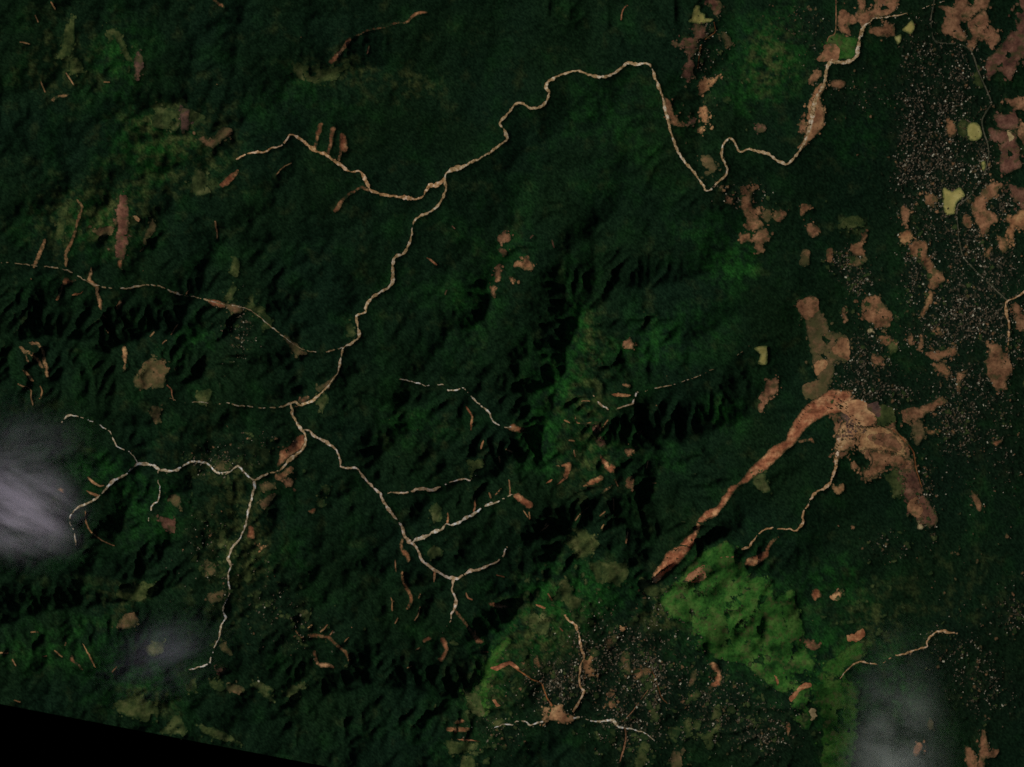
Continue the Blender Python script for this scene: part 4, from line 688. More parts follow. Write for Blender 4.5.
for i, p in enumerate(PATCHES):
    if p['name'] == 'landslide_scar' and p['rag'] != .3: p['rag'] = max(p['rag'], .62)
    p['poly'] = ragged(p['pts'], p['rag'], 200+i*5)
    big = np.ptp(p['poly'][:,0])*np.ptp(p['poly'][:,1]) > 120 and p['mat'] in ('soil','reddish','neck','olive','purple')
    big = big or p['mat'] == 'grass'
    ar = abs(.5*np.sum(p['poly'][:,0]*np.roll(p['poly'][:,1], -1)-np.roll(p['poly'][:,0], -1)*p['poly'][:,1])); per = np.hypot(*(p['poly']-np.roll(p['poly'], 1, 0)).T).sum()
    p['thin'] = 2*ar/per < 1.1 and ar < 400
    p['bits'] = []
    if p['thin']:
        p['poly'] = grow(p['poly'], .12); stamp_poly(grow(p['poly'], .45 if p['rag'] != .3 else .2), 1.0, p['cover'])
    else:
        stamp_poly(grow(p['poly'], .15), 1.0, max(p['cover'], .17) if big else p['cover'])
        if p['mat'] not in ('pond', 'pale'): p['poly'] = grow(p['poly'], 1.1 if ar > 60 and p['mat'] in ('soil', 'reddish', 'mud') else .7 if ar > 60 else -.18 if p['name'] == 'landslide_scar' else .4)
        if p['mat'] in ('soil', 'reddish', 'neck', 'olive', 'mud', 'purple', 'grass') and p['layer'] <= 0 and not (p['name'] == 'landslide_scar' and ar < 200):
            rb = random.Random(i*31+5); q = p['poly']
            for _ in range(int(per/(3.2 if p['mat'] != 'grass' else 5))):      # crumbs of the same ground along the outline
                x, y = q[rb.randrange(len(q))]; R = rb.choice([.5, .7, .9, 1.3, 1.9]); x += rb.gauss(0, 1.9); y += rb.gauss(0, 1.9); el = rb.uniform(.4, 1); ro = rb.random()*3.14
                ring = []
                for t in range(10):
                    rr = R*rb.uniform(.5, 1.25); u, v = rr*math.cos(t*.6283), rr*el*math.sin(t*.6283); ring.append((x+u*math.cos(ro)-v*math.sin(ro), y+u*math.sin(ro)+v*math.cos(ro)))
                ring = np.array(ring); p['bits'].append(ring); stamp_poly(ring, 1.0, 0)
LINES = []
WID = {'river': .84, 'stream': .88}
for i, (nm, lab, pl) in enumerate([('river', None, RIVER)]+[(s[0], s[1], P(s[2])) for s in STREAMS]+[(r[0], r[1], P(r[2])) for r in ROADS]):
    a = smooth_line(pl, seed=900+i*7, wob=.75 if nm in ('river','stream') else .2, wv=.7 if nm in ('river','stream') else .2)
    a[:,2] *= WID.get(nm, 1)
    LINES.append((nm, lab, a)); stamp_line(a, .2 if nm == 'stream' else .15)
# village density
def vdens(X, Y):
    v = np.zeros(np.shape(X))
    for _, cx, cy, rx, ry, n in VILL:
        q = ((X-cx)/rx)**2+((Y-cy)/ry)**2
        v = v + np.exp(-q*.95)*min(1, n/(rx*ry)*4.5)
    return np.clip(v*(.78+.55*fbm(X, Y, 14, 3, 411)), 0, 1)
# tones of the vegetation: bright young growth (b), bamboo/olive scrub (o); x, y, rx, ry, amount
BRIGHT = [(545,615,60,46,.35),(600,590,50,30,.25),(735,625,90,70,.55),(830,690,40,50,.45),(772,50,32,46,.75),(745,95,30,26,.4),(792,30,16,40,.5),(735,265,34,26,.75),(700,230,40,20,.25),(640,350,34,28,.5),(690,330,40,30,.3),(580,320,16,60,.6),(555,380,26,34,.6),(545,440,26,40,.7),
 (720,415,26,18,.6),(660,460,30,24,.3),(600,440,24,40,.5),(500,250,40,50,.25),(470,310,30,40,.3),(575,600,40,40,.45),(490,680,34,40,.5),(540,640,30,30,.35),(410,425,40,28,.3),(150,150,50,40,.5),(90,225,60,34,.45),
 (120,60,30,40,.5),(60,640,70,34,.38),(140,690,60,30,.3),(150,510,40,50,.4),(100,470,30,20,.4),(640,150,60,60,.15),(590,110,60,40,.2),(300,560,30,24,.25),(880,80,30,30,.2),(860,130,40,40,.25),(700,520,30,20,.0),
 (840,580,30,26,.45),(850,650,30,20,.4),(900,690,22,50,.5),(300,100,60,30,.2),(200,340,30,14,.4),(400,300,60,60,.1),(720,60,20,40,.2),(900,330,20,50,.2),(1000,490,40,40,.2),(570,740,60,20,.15),(450,740,40,26,.25)]
OLIV = [(545,630,50,50,.3),(490,690,30,40,.3),(655,620,24,18,.4),(540,650,30,30,.2),(60,60,50,40,.28),(180,150,70,50,.32),(70,220,50,40,.3),(115,215,36,34,.3),(960,600,60,60,.15),(870,620,40,40,.3),(590,460,30,40,.3),(770,60,26,38,.5),(160,118,24,14,.6),(590,400,20,60,.25),(590,330,14,30,.3),(340,70,40,16,.4),(415,85,30,20,.3),(120,600,30,16,.4),(150,700,30,14,.5),(240,540,36,70,.5),(225,470,30,14,.5),(180,440,40,30,.12),(700,600,40,30,.2),(850,225,16,10,.5),(440,430,20,20,.2),(660,610,16,16,.7),(560,400,20,20,.2)]
def blobs(L, X, Y):
    v = np.zeros(np.shape(X))
    for cx, cy, rx, ry, a in L: v = v + a*np.exp(-(((X-cx)/rx)**2+((Y-cy)/ry)**2)*1.2)
    return v

YARDS = []
ry_ = random.Random(21)
def yards(name, label, matname, n, sizes, places, lift):
    V, FF, E, off = [], [], [], 0
    for _ in range(n):
        cx, cy, rx, ry = places[ry_.randrange(len(places))]
        x, y = ry_.gauss(cx, rx*.62), ry_.gauss(cy, ry*.62)
        if y > float(swath(x))-4: continue
        R = ry_.choice(sizes)*ry_.uniform(.6, 1.3); k = 12; el = ry_.uniform(.35, 1); ro = ry_.random()*3.14
        ring = []
        for i in range(k):
            t = i/k*6.283; q = R*ry_.uniform(.45, 1.25); u, v = q*math.cos(t), q*el*math.sin(t)
            ring.append((x+u*math.cos(ro)-v*math.sin(ro), y+u*math.sin(ro)+v*math.cos(ro)))
        pts = np.array([(x, y)]+ring); V.append(np.stack(world(pts[:,0], pts[:,1], lift), -1))
        FF += [(off, off+1+(i+1) % k, off+1+i) for i in range(k)]; off += k+1
        E += [1.9]+[.4]*k
        stamp_poly(np.array(ring), 1.0, 0)
    YARDS.append((name, label, matname, np.vstack(V), np.array(FF), E))
vp = [v[1:5] for v in VILL]
yards('bare_yards', 'sprinkle of small bare brown yards between the village houses', 'soil', 1500, [.45, .55, .7, .9, 1.2, 2.0], vp+[(940,250,60,160),(955,110,50,90),(850,370,50,50),(985,620,40,120),(600,670,80,60),(700,700,80,50),(955,420,60,50)]*3, 2.2)
yards('grassy_yards', 'sprinkle of small olive grass openings in villages and valley woods', 'olive', 900, [.9, 1.3, 2.0, 3.0], vp[24:]+[(215,550,30,60),(262,600,30,50),(240,490,50,40),(300,640,40,40),(600,670,60,50),(640,680,70,60),(710,710,60,40),(520,690,50,50),(560,640,40,40),(680,730,60,40),(640,640,60,40),(600,440,40,50),(860,300,40,60),(700,130,60,60),(770,60,40,60)], 2.4)
yards('scree_flecks', 'sprinkle of tiny pale rock slips on the shaded mountain slopes', 'mud', 150, [.5, .6, .9], [(90,290,80,50),(30,380,40,40),(110,480,60,50),(60,650,60,40),(350,610,60,50),(420,610,50,40),(500,450,60,60),(590,480,60,60),(620,400,50,30),(150,60,100,50),(330,40,100,30),(230,600,60,60),(480,700,40,40)], 2.4)
yards('pasture_scraps', 'scraps of olive pasture between tree clumps on the southern farmland', 'olive', 330, [1.6, 2.2, 3.0, 4.2], [(560,640,60,46),(620,690,60,44),(700,705,60,40),(500,700,36,44),(660,740,60,24),(560,600,40,30),(770,700,40,40),(870,610,44,36),(225,560,30,70),(215,470,34,16)], 2.8)
yards('tan_plots', 'sprinkle of tiny tan plots over the right-hand plain and southern farmland', 'neck', 1500, [.4, .5, .65, .9, 1.4], [(950,100,60,90),(955,270,64,110),(960,420,60,60),(860,350,50,60),(800,30,40,40),(980,640,44,110),(600,670,90,60),(720,710,80,46),(705,90,30,70),(960,520,50,60)], 2.5)
MASK = blur(MASK, 1)
# ------------------------------------------------------------------ ground sheet and forest canopy
def grid(step):
    xs = np.arange(GX0, GX1+.01, step); nx = len(xs)
    ny = int((800-GY0)/step)
    t = np.linspace(0, 1, ny)[:,None]
    X = np.repeat(xs[None,:], ny, 0); Y = GY0 + t*(swath(xs)[None,:]-GY0)
    i = np.arange(nx*ny).reshape(ny, nx)
    f = np.stack([i[:-1,:-1], i[1:,:-1], i[1:,1:], i[:-1,1:]], -1).reshape(-1, 4)
    return X, Y, f, i
def mask(X, Y): return bil(mx, my, MASK, X, Y)
X, Y, f, idx = grid(2.6)
mk = mask(X, Y)
dz = -4.0*sstep(.2, .7, mk)
wxx, wyy, wzz = world(X, Y, dz)
co = np.stack([wxx, wyy, wzz], -1).reshape(-1, 3)
# the cut edge of the surveyed ground, as a slab
edge = idx[-1]; base = len(co)
low = co[edge].copy(); low[:,2] -= 140; low[:,1] -= 4
co = np.vstack([co, low])
e2 = np.stack([edge[:-1], base+np.arange(len(edge)-1), base+1+np.arange(len(edge)-1), edge[1:]], -1)
vd = vdens(X, Y); vd = np.concatenate([vd.ravel(), np.zeros(len(low))])
m, nt, b = new_mat('understorey_earth'); p = geo_pos(nt)
at = nt.nodes.new('ShaderNodeAttribute'); at.attribute_name = 'village'
g1 = ramp(nt, nz(nt, p, 1/60., 6, .65), [(.35, lin((14,23,12))), (.6, lin((27,33,17)))])
g2 = ramp(nt, nz(nt, p, 1/26., 6, .7, 3), [(.40, lin((20,24,15))), (.52, lin((46,42,32))), (.66, lin((74,62,48)))])
nt.links.new(mix(nt, at.outputs['Fac'], g1, g2), b.inputs['Base Color'])
ground = link('ground', mesh_np('ground', co, np.vstack([f, e2]), [m], {'village': vd}), 'dark earth of the valleys and plain under the woods', 'ground', 'structure')

X, Y, f, idx = grid(1.4)
mk = mask(X, Y); rng = np.random.default_rng(3)
vd = vdens(X, Y)
crown = rng.random(X.shape)
tone = rng.random(X.shape)*.6+.4*blur(rng.random(X.shape), 1)
canH = 10.5 + 4.2*(crown-.5) + 2.4*fbm(X, Y, 5, 3, 61)
gap = np.clip(.5*gnoise(X/4.0, Y/4.0, 15)+.9*(rng.random(X.shape)-.5)+vd*.60-.48, 0, 1)
gap = sstep(.05, .28, gap)*(vd > .05)
op = np.maximum(sstep(.30, .62, mk), gap)
canH = canH*(1-.45*vd)
wide = blur(mk, 4)
canH = canH*(1-.8*sstep(.02, .35, wide))
dz = canH*(1-op) - 3.2*op
wxx, wyy, wzz = world(X, Y, dz)
co = np.stack([wxx, wyy, wzz], -1).reshape(-1, 3)
bn = fbm(X, Y, 34, 4, 131)
bright = .9*np.clip(blobs(BRIGHT, X, Y)*(.95+1.3*fbm(X, Y, 11, 4, 133, .65)) + .26*bn - .05, 0, 1)
bright *= (1-.8*vd)
oliv = np.clip(blobs(OLIV, X, Y)*(.75+1.9*fbm(X, Y, 9, 4, 137, .65)) + .22*fbm(X, Y, 22, 5, 139, .65)-.10, 0, 1)
bluish = np.clip(.5+.6*fbm(X, Y, 90, 2, 151), 0, 1)
m, nt, b = new_mat('tropical_canopy'); p = geo_pos(nt)
def attr(n):
    a = nt.nodes.new('ShaderNodeAttribute'); a.attribute_name = n; return a.outputs['Fac']
base = mix(nt, attr('bluish'), lin((10,23,11)), lin((9,22,13)))
c = mix(nt, attr('bright'), base, lin((18,50,17)))
c = mix(nt, attr('oliv'), c, lin((48,54,28)))
c = mix(nt, attr('village'), c, lin((12,19,13)))
t = ramp(nt, attr('tone'), [(0, (.3,.3,.3)), (.5, (1,1,1)), (1, (1.9,1.8,1.6))])
c = mix(nt, 1.0, c, t, 'MULTIPLY')
t2 = ramp(nt, nz(nt, p, 1/14., 4, .7, 4), [(.3, (.6,.6,.6)), (.7, (1.4,1.38,1.35))])
c = mix(nt, 1.0, c, t2, 'MULTIPLY')
nt.links.new(c, b.inputs['Base Color'])
b.inputs['Specular IOR Level'].default_value = .0
forest = link('forest', mesh_np('forest', co, f, [m], {'bright': bright, 'oliv': oliv, 'bluish': bluish, 'tone': tone, 'village': np.clip(vd,0,1)}),
     'dense dark green tropical forest covering the hills and valleys', 'forest', 'stuff')

# ------------------------------------------------------------------ parcels as draped sheets
def drape(poly, dz, step=2.2):
    n = len(poly); x0, y0 = poly.min(0); x1, y1 = poly.max(0)
    gx, gy = np.meshgrid(np.arange(x0, x1, step), np.arange(y0, y1, step))
    gx = gx+np.random.default_rng(n).uniform(-.5, .5, gx.shape); gy = gy+np.random.default_rng(n+1).uniform(-.5, .5, gy.shape)
    ins = inside(poly, gx, gy)
    q = list(map(tuple, poly))+list(zip(gx[ins].tolist(), gy[ins].tolist()))
    vs, es, fs, *_ = delaunay_2d_cdt([Vector(v) for v in q], [(i, (i+1) % n) for i in range(n)], [], 1, .02)
    a = np.array([tuple(v) for v in vs]); fs = [tuple(t) for t in fs if len(t) == 3]
    wx_, wy_, wz_ = world(a[:,0], a[:,1], dz)
    fs = np.array(fs); A = a[fs[:,0]]; B = a[fs[:,1]]; C = a[fs[:,2]]
    cr = (B[:,0]-A[:,0])*(C[:,1]-A[:,1])-(B[:,1]-A[:,1])*(C[:,0]-A[:,0])
    fs[cr > 0] = fs[cr > 0][:,::-1]      # survey y points down, so flip to face up
    edge = np.zeros(len(a)); q = poly
    for k in range(0, len(a), 400):
        d = np.hypot(a[k:k+400,None,0]-q[None,:,0], a[k:k+400,None,1]-q[None,:,1]); edge[k:k+400] = d.min(1)
    mxd = edge.max()
    edge = np.full(len(a), 2.0) if mxd < 1.3 else edge*max(1, 2.0/mxd)
    return np.stack([wx_, wy_, wz_], -1), fs, np.minimum(edge, 6)
rt = random.Random(5)
for p in PATCHES:
    co, fs, ed = drape(p['poly'], 1.6+2.0*p['layer'])
    if p['layer'] > 0: ed = np.full(len(co), 6.0)
    for ring in p['bits']:
        c0 = ring.mean(0); pts = np.vstack([c0, ring]); w = np.stack(world(pts[:,0], pts[:,1], 2.3+2.0*p['layer']), -1); n0 = len(co); k = len(ring)
        fs = np.vstack([fs, [(n0, n0+1+(t+1) % k, n0+1+t) for t in range(k)]]); co = np.vstack([co, w]); ed = np.concatenate([ed, [2.6]+[1.2]*k])
    o = link(p['name'], mesh_np(p['name'], co, fs, [MAT[p['mat']]], {'edge': ed}), p['label'], p['cat'], p['kind'], p['group'])
    v = rt.uniform(.9, 1.1)*(1.12 if p['name'].startswith(('debris', 'mud')) else (1.25 if p['rag'] != .3 else .72) if p['thin'] and p['name'] == 'landslide_scar' else 1); o.color = (v*rt.uniform(.97,1.03), v, v*rt.uniform(.95,1.05), 1)
for nm, lab, mt, co, fs, ed in YARDS:
    link(nm, mesh_np(nm, co, fs, [MAT[mt]], {'edge': ed}), lab, 'bare ground' if mt != 'olive' else 'grass', 'stuff')
def ribbon(a, dz):
    d = np.gradient(a[:,:2], axis=0); L = np.hypot(d[:,0], d[:,1])+1e-9; nx, ny = -d[:,1]/L, d[:,0]/L
    rows = []
    for s in (-.5, 0, .5):
        x = a[:,0]+nx*a[:,2]*s; y = a[:,1]+ny*a[:,2]*s
        rows.append(np.stack(world(x, y, dz-(.4 if s == 0 else 0)), -1))
    n = len(a); co = np.vstack(rows); i = np.arange(n-1)
    f = np.vstack([np.stack([i+n*k, i+1+n*k, i+1+n*(k+1), i+n*(k+1)], -1) for k in (0, 1)])
    A, B, C = co[f[0,0]], co[f[0,1]], co[f[0,2]]
    if np.cross(B-A, C-A)[2] < 0: f = f[:,::-1]
    return co, f
for i, (nm, lab, a) in enumerate(LINES):
    co, fs = ribbon(a, 3.8 if nm == 'river' else 3.2 if nm == 'stream' else 4.6)
    mt = MAT['gravel'] if nm in ('river', 'stream') else MAT['roadway'] if nm == 'road' else MAT['soil']
    o = link(nm, mesh_np(nm, co, fs, [mt], {'edge': np.full(len(co), 6.0)}), lab or 'silty main river winding from the western hills to the top right plain', nm, 'structure')
    if lab and any(w in lab for w in ('faint', 'dotted', 'hairline')): o.color = (.62, .55, .42, 1)
    elif lab and any(w in lab for w in ('orange', 'ochre', 'narrow brown', 'pink')): o.color = (1.05, .78, .54, 1)
    elif lab and 'brown' in lab: o.color = (.95, .84, .74, 1)
    elif nm == 'river': o.color = (.98, .84, .63, 1)
    elif nm == 'stream': o.color = (1.05, 1.05, 1.0, 1)

# ------------------------------------------------------------------ houses
def roofmat(name, c):
    m, nt, b = new_mat(name); p = geo_pos(nt)
    nt.links.new(mix(nt, 1.0, lin(c, .75), ramp(nt, nz(nt, p, .8, 3), [(.3, (.8,.8,.8)), (.7, (1.1,1.1,1.1))]), 'MULTIPLY'), b.inputs['Base Color'])
    b.inputs['Roughness'].default_value = .7; return m
ROOF = {'white': roofmat('white_sheet_roof', (168,162,138)), 'grey': roofmat('grey_sheet_roof', (106,98,80)), 'rust': roofmat('rusty_roof', (90,76,58)), 'thatch': roofmat('straw_thatch', (78,72,56))}
WALL = roofmat('mud_wall', (120,96,74))
def house_mesh(name, L, W, h, rise, roof):
    bm = bmesh.new()
    def v(x, y, z): return bm.verts.new((x, y, z))
    l, w = L/2, W/2
    a = [v(-l,-w,0), v(l,-w,0), v(l,w,0), v(-l,w,0)]; t = [v(-l,-w,h), v(l,-w,h), v(l,w,h), v(-l,w,h)]
    g = [v(-l,0,h+rise), v(l,0,h+rise)]
    for q in ((a[0],a[1],t[1],t[0]), (a[2],a[3],t[3],t[2]), (a[1],a[2],t[2],g[1],t[1]), (a[3],a[0],t[0],g[0],t[3])): bm.faces.new(q)
    e = .8; k = rise/(w)*e
    for s in (-1, 1):   # roof slopes with eaves
        top = [v(-l-e,0,h+rise+.12), v(l+e,0,h+rise+.12)]; bot = [v(-l-e,s*(w+e),h-k+.12), v(l+e,s*(w+e),h-k+.12)]
        fc = bm.faces.new((top[0], top[1], bot[1], bot[0])); fc.material_index = 1
        fc.normal_update()
        if fc.normal.z < 0: fc.normal_flip()
    me = bpy.data.meshes.new(name); bm.to_mesh(me); bm.free()
    me.materials.append(WALL); me.materials.append(ROOF[roof]); return me
BIG = {r: [house_mesh('house', 12+2.5*k, 9+1.5*k, 3.0, 2.2, r) for k in range(3)] for r in ROOF}
SMALL = {r: house_mesh('small_house', 7, 6, 2.6, 1.8, r) for r in ROOF}
rh = random.Random(11)
spots = []
for ci, (ph, cx, cy, rx, ry, n) in enumerate(VILL):
    for _ in range(int(n*1.5)):
        for _t in range(24):
            x, y = rh.gauss(cx, rx*.7), rh.gauss(cy, ry*.7)
            if (abs(gnoise(x/11, y/11, 301)) < .12 or (rh.random() < .16 and gnoise(x/8, y/8, 305) > -.1)) and mask(np.array([x]), np.array([y]))[0] < .6 and y < float(swath(x))-3: break
        else: continue
        spots.append((ci, x, y))
tot = len(spots); rh.shuffle(spots)
inview = [q for q in spots if 4 < q[1] < 1020 and 4 < q[2] < 763]
big = inview[:270]; bigset = set(map(id, big))
names = {'white': 'white-roofed', 'grey': 'grey-roofed', 'rust': 'rusty-roofed', 'thatch': 'straw-roofed'}
def pad(x, y):      # floor height: under the lowest corner, so that nothing hovers
    xs = np.array([x-1, x+1, x, x]); ys = np.array([y, y, y-1, y+1]); return float((hgt(xs, ys)-hgt(np.array([x]), np.array([y]))).min())
protos = {}
for ci, x, y in big:
    roof = rh.choices(['white','grey','rust','thatch'], [.2,.34,.22,.24])[0]; key = (roof, rh.randrange(3))
    lift = 4.5
    me = BIG[roof][key[1]]
    o = bpy.data.objects.new('house', me); COL.objects.link(o)
    o.location = wpt(x, y, lift); o.rotation_euler.z = rh.uniform(0, 3.14)
    o['label'] = f"larger {names[roof]} house among trees {VILL[ci][0]}"; o['category'] = 'house'; o['group'] = f"houses {VILL[ci][0]}"; o['kind'] = 'thing'
# everything smaller: thousands of huts that read as a sprinkle of dots
V_, F_, M_ = [], [], []
tmpl = {}
for r, me in SMALL.items():
    tmpl[r] = (np.array([v.co[:] for v in me.vertices]), [tuple(q.vertices) for q in me.polygons], [q.material_index for q in me.polygons])
slots = list(ROOF); off = 0
verts_all, faces_all, mats_all = [], [], []
for q in spots:
    if id(q) in bigset: continue
    ci, x, y = q
    r = rh.choices(slots, [.10,.40,.26,.24])[0]; tv, tf, tm = tmpl[r]
    a = rh.uniform(0, 3.14); sc = rh.uniform(.75, 1.35); c, s = math.cos(a)*sc, math.sin(a)*sc
    w = wpt(x, y, 4.0)
    nv = np.stack([tv[:,0]*c-tv[:,1]*s+w.x, tv[:,0]*s+tv[:,1]*c+w.y, tv[:,2]+w.z], -1)
    verts_all.append(nv); faces_all += [tuple(i+off for i in ff) for ff in tf]; mats_all += [0 if k == 0 else 1+slots.index(r) for k in tm]; off += len(tv)
me = bpy.data.meshes.new('small_houses'); me.from_pydata(np.vstack(verts_all).tolist(), [], faces_all)
for mm in [WALL]+[ROOF[s] for s in slots]: me.materials.append(mm)
me.polygons.foreach_set('material_index', mats_all); me.update()
link('village_houses', me, 'sprinkle of tiny pale huts across the plain and southern villages', 'houses', 'stuff')


# ------------------------------------------------------------------ single trees standing in the open ground
def tree_meshes(seed):
    r = random.Random(seed); V, FF = [], []
    lobes = [(r.uniform(-3,3), r.uniform(-3,3), r.uniform(8,12), r.uniform(2.6,4.0)) for _ in range(6)]
    for _ in range(520):                       # leaf clumps through the volume of the crown
        lx, ly, lz, lr = r.choice(lobes)
        d = Vector((r.gauss(0,1), r.gauss(0,1), r.gauss(0,1))).normalized()*lr*(r.random()**.35); d.z *= .75
        c = Vector((lx, ly, lz))+d; s = r.uniform(.5, 1.0)
        n = (d.normalized()+Vector((r.gauss(0,.5), r.gauss(0,.5), r.gauss(0,.5)))).normalized(); t = n.orthogonal().normalized(); b = n.cross(t)
        k = len(V); V += [tuple(c+t*s), tuple(c+b*s*.7), tuple(c-t*s), tuple(c-b*s*.7)]; FF.append((k, k+1, k+2, k+3))
    me = bpy.data.meshes.new('crown'); me.from_pydata(V, [], FF); me.materials.append(LEAF)
    bm = bmesh.new()
    def limb(p, q, r0, r1):
        d = (q-p).normalized(); t = d.orthogonal().normalized(); b = d.cross(t)
        a0 = [bm.verts.new(p+(t*math.cos(u)+b*math.sin(u))*r0) for u in [i*6.283/7 for i in range(7)]]
        a1 = [bm.verts.new(q+(t*math.cos(u)+b*math.sin(u))*r1) for u in [i*6.283/7 for i in range(7)]]
        for i in range(7): bm.faces.new((a0[i], a0[(i+1) % 7], a1[(i+1) % 7], a1[i]))
    top = Vector((0, 0, 6.5)); limb(Vector((0, 0, -1.5)), top, .55, .36)
    for lx, ly, lz, lr in lobes: limb(top, Vector((lx, ly, lz)), .28, .08)
    mt = bpy.data.meshes.new('trunk'); bm.to_mesh(mt); bm.free(); mt.materials.append(BARK)
    return me, mt
m, nt, b = new_mat('leaf'); nt.links.new(ramp(nt, nz(nt, geo_pos(nt), .2, 3), [(.35, (.012,.032,.012,1)), (.65, (.03,.06,.022,1))]), b.inputs['Base Color']); LEAF = m
m, nt, b = new_mat('bark'); nt.links.new(ramp(nt, nz(nt, geo_pos(nt), 1.5, 4), [(.35, (.06,.045,.03,1)), (.65, (.13,.1,.07,1))]), b.inputs['Base Color']); BARK = m
TM = [tree_meshes(40+i) for i in range(5)]
rtree = random.Random(77)
def tree(x, y, sc, label, group, lift=1.5):
    me, mt = TM[rtree.randrange(5)]
    o = bpy.data.objects.new('tree', None); COL.objects.link(o); o.location = wpt(x, y, lift); o.rotation_euler.z = rtree.random()*6.28; o.scale = (sc, sc, sc*.9)
    o['label'] = label; o['category'] = 'tree'; o['group'] = group; o['kind'] = 'thing'
    for nm, mm in (('crown', me), ('trunk', mt)):
        c = bpy.data.objects.new(nm, mm); COL.objects.link(c); c.parent = o
def row(pts, gap, jit, label, group, sc=1.0):
    pts = P(pts)
    for (ax, ay), (bx, by) in zip(pts, pts[1:]):
        n = max(1, int(math.hypot(bx-ax, by-ay)/gap))
        for k in range(n):
            t = (k+rtree.random()*.6)/n
            tree(ax+(bx-ax)*t+rtree.gauss(0, jit), ay+(by-ay)*t+rtree.gauss(0, jit), sc*rtree.uniform(.75, 1.25), label, group)
row("797,428 800,420 806,411 812,404 816,399", 2.6, .9, "dark tree in the row along the upper west edge of the great landslide", "trees edging the great landslide", .8)
row("838,398 841,404 840,409 838,404 843,408", 1.6, 1.2, "dark tree in the grove in the middle of the mud above the great landslide", "grove on the mud", 1.1)
row("826,407 834,409", 1.6, .7, "dark tree on the orange slide below the grove", "trees on the slide", .8)
row("845,400 848,403 845,411 850,415 858,420 861,424", 2.4, .7, "dark tree around the purple debris flat south of the mud lobe", "trees around the debris flat", .9)
row("850,424 853,427 858,424 861,428", 1.6, 1.0, "dark tree in the middle of the purple debris flat", "trees on the debris flat", 1.0)
row("861,428 868,427 876,426 882,427 890,424 893,420", 1.8, .8, "dark tree in the hedge north of the pointed orange mud field", "hedge trees above the mud field", .9)
row("872,438 880,440 884,442", 1.8, .4, "dark tree in the line inside the pointed orange mud field", "line of trees in the mud field", .7)
row("886,450 893,452 901,453", 1.6, .4, "dark tree in the hedge under the pointed orange mud field", "hedge trees below the mud field", .8)
row("836,444 838,452 834,460 837,466 833,474 831,482 834,484", 2.2, 1.5, "dark tree beside the head of the narrow brown channel", "trees along the narrow channel", .8)
row("816,88 822,94 814,98 812,104 818,110 811,114 809,120 812,122 806,128 803,136 799,146", 2.4, 1.4, "dark tree dotted along the long tan gravel bar", "trees on the gravel bar", .75)
row("866,26 870,22 876,19 883,17 892,15", 1.9, .7, "dark tree lining the river across the top pinkish field", "riverside trees at the top", .8)
row("862,32 860,42 860,52", 2.4, .5, "dark tree lining the right-angle river bend", "trees at the river bend", .7)
row("971,18 976,14 982,9", 1.8, .4, "dark tree in the hedge west of the kite-shaped field", "west hedge of the kite field", .7)
row("993,52 998,47 1004,40 1010,33 1016,25", 1.9, .5, "dark tree in the hedge between the kite-shaped and corner fields", "hedge of the corner field", .8)
row("966,24 967,32 970,38", 1.8, .8, "dark tree in the clump inside the wide brown lobed field", "clump in the lobed field", .9)
row("1000,130 1006,131 1016,133", 1.8, .4, "dark tree in the hedge above the pale fleck", "hedge above the pale fleck", .7)
row("905,474 910,482 914,490 917,500 921,510 926,520", 2.6, 1.8, "dark tree dotted on the long tapering red brown field", "trees on the tapering field", .6)
row("690,572 700,586 712,594 722,590", 3.0, 1.6, "dark tree on the upper slope of the bright green hillside", "trees on the green hillside", .7)
row("684,584 692,590 700,594 708,596", 1.4, 1.4, "dark tree in the dense band across the bright green hillside", "tree band on the green hillside", 1.0)
row("734,632 740,627 748,622 756,612 762,602", 1.8, 1.2, "dark tree in the ravine on the right of the bright green hillside", "ravine trees on the green hillside", 1.0)
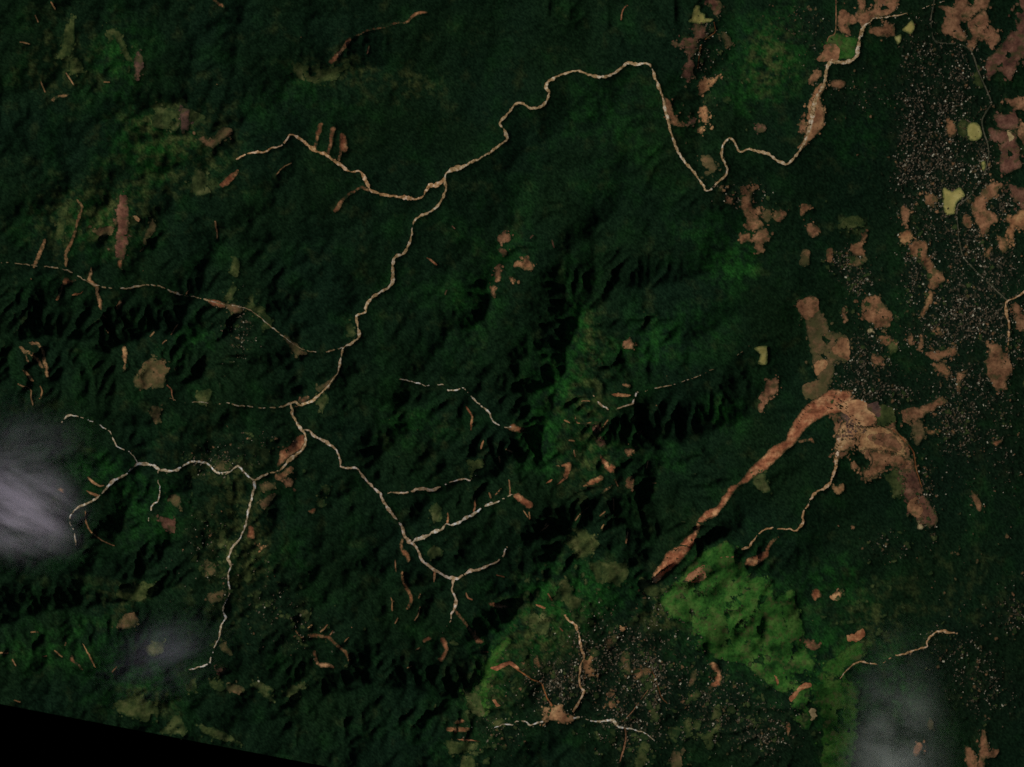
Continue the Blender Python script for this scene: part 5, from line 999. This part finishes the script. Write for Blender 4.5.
# ------------------------------------------------------------------ clouds
def cloud(x, y, rx, ry, rz, alt, dens, col, label, seed, rot=0.0):
    bm = bmesh.new(); bmesh.ops.create_icosphere(bm, subdivisions=4, radius=1)
    for v in bm.verts:
        n = v.co.normalized(); q = n*1.6
        f = 1+.26*float(gnoise(np.array([q.x*1.3+seed]), np.array([q.y*1.3+q.z])))+.07*float(gnoise(np.array([q.x*3+seed]), np.array([q.y*3-q.z])))
        v.co = n*f
    me = bpy.data.meshes.new('cloud'); bm.to_mesh(me); bm.free()
    m = bpy.data.materials.new('cloud_vapour'); m.use_nodes = True; nt = m.node_tree; nt.nodes.remove(nt.nodes['Principled BSDF'])
    pv = nt.nodes.new('ShaderNodeVolumePrincipled'); pv.inputs['Color'].default_value = col; pv.inputs['Anisotropy'].default_value = 0.0
    tc = nt.nodes.new('ShaderNodeTexCoord'); ln = nt.nodes.new('ShaderNodeVectorMath'); ln.operation = 'LENGTH'; nt.links.new(tc.outputs['Object'], ln.inputs[0])
    mpp = nt.nodes.new('ShaderNodeMapping'); mpp.inputs['Scale'].default_value = (.8, 2.2, 1); mpp.inputs['Rotation'].default_value = (0, 0, .5); nt.links.new(tc.outputs['Object'], mpp.inputs[0])
    fall = nt.nodes.new('ShaderNodeMapRange'); fall.interpolation_type = 'SMOOTHSTEP'; fall.inputs[1].default_value = 1.0; fall.inputs[2].default_value = .0; nt.links.new(ln.outputs['Value'], fall.inputs[0])
    n = ramp(nt, nz(nt, mpp.outputs[0], 1.5, 9, .70, seed), [(.42, (0,0,0)), (.70, (1,1,1))])
    mu = nt.nodes.new('ShaderNodeMath'); mu.operation = 'MULTIPLY'; nt.links.new(n, mu.inputs[0]); nt.links.new(fall.outputs[0], mu.inputs[1])
    m0 = nt.nodes.new('ShaderNodeMath'); m0.operation = 'MULTIPLY'; nt.links.new(mu.outputs[0], m0.inputs[0]); nt.links.new(fall.outputs[0], m0.inputs[1]); mu = m0
    m2 = nt.nodes.new('ShaderNodeMath'); m2.operation = 'MULTIPLY'; nt.links.new(mu.outputs[0], m2.inputs[0]); m2.inputs[1].default_value = dens
    nt.links.new(m2.outputs[0], pv.inputs['Density']); nt.links.new(pv.outputs[0], nt.nodes['Material Output'].inputs['Volume'])
    me.materials.append(m)
    o = link('cloud', me, label, 'cloud', 'thing', 'thin clouds drifting over the hills')
    z = max(float(hgt(np.array([x+a]), np.array([y+c]))[0]) for a in (-rx, 0, rx) for c in (-ry, 0, ry))
    o.location = wpt(x, y, z-float(hgt(np.array([x]), np.array([y]))[0])+alt+rz); o.scale = (rx*S, ry*S, rz); o.rotation_euler.z = rot
cloud(14, 506, 98, 70, 140, 60, .040, (.93,.86,.96,1), 'largest cloud, thick and grey violet, drifting in from the left edge', 3, -.45)
cloud(24, 462, 96, 84, 120, 60, .0060, (.90,.88,.94,1), 'faint grey veil of cloud just above the largest cloud at the left edge', 11, .2)
cloud(896, 772, 80, 185, 130, 60, .0150, (.92,.95,.89,1), 'soft grey cloud plume rising from the bottom edge at the right', 8)
cloud(160, 655, 92, 64, 110, 50, .0042, (.86,.80,.97,1), 'faint thin violet cloud over the end of the southern torrent', 5, .4)
# ------------------------------------------------------------------ light, sky, camera
w = bpy.data.worlds.new("World"); scene.world = w; w.use_nodes = True
nt = w.node_tree; bg = nt.nodes['Background']; sky = nt.nodes.new('ShaderNodeTexSky'); sky.sky_type = 'NISHITA'; sky.sun_disc = False
sky.sun_elevation = SUN_EL; sky.sun_rotation = SUN_AZ; sky.altitude = 500
nt.links.new(sky.outputs[0], bg.inputs[0]); bg.inputs[1].default_value = .05
sd = Vector((math.sin(SUN_AZ)*math.cos(SUN_EL), math.cos(SUN_AZ)*math.cos(SUN_EL), math.sin(SUN_EL)))
L = bpy.data.lights.new('sun', 'SUN'); L.energy = 4.2; L.angle = math.radians(.5); L.color = (1, .95, .88)
so = bpy.data.objects.new('sun', L); COL.objects.link(so); so.rotation_euler = (-sd).to_track_quat('-Z', 'Y').to_euler(); so.location = (0, 0, 9000)
cam = bpy.data.cameras.new('camera'); co_ = bpy.data.objects.new('camera', cam); COL.objects.link(co_)
co_.location = (0, 0, CAM_H); co_.rotation_euler = (0, 0, 0)
cam.sensor_fit = 'HORIZONTAL'; cam.sensor_width = 36; cam.lens = 36*CAM_H/(1024*S)
cam.clip_start = 100; cam.clip_end = 80000
scene.camera = co_
vs = scene.view_settings; vs.view_transform = 'Standard'; vs.look = 'None'; vs.gamma = 1; vs.exposure = -1.0
scene.cycles.max_bounces = 4; scene.cycles.diffuse_bounces = 2; scene.cycles.volume_bounces = 2; scene.cycles.transparent_max_bounces = 8
scene.cycles.use_denoising = False
scene.cycles.denoiser = 'OPENIMAGEDENOISE'
scene.cycles.denoising_input_passes = 'RGB_ALBEDO_NORMAL'
scene.cycles.denoising_prefilter = 'ACCURATE'
scene.cycles.volume_step_rate = .6
scene.cycles.pixel_filter_type = 'BLACKMAN_HARRIS'; scene.cycles.filter_width = 1.6
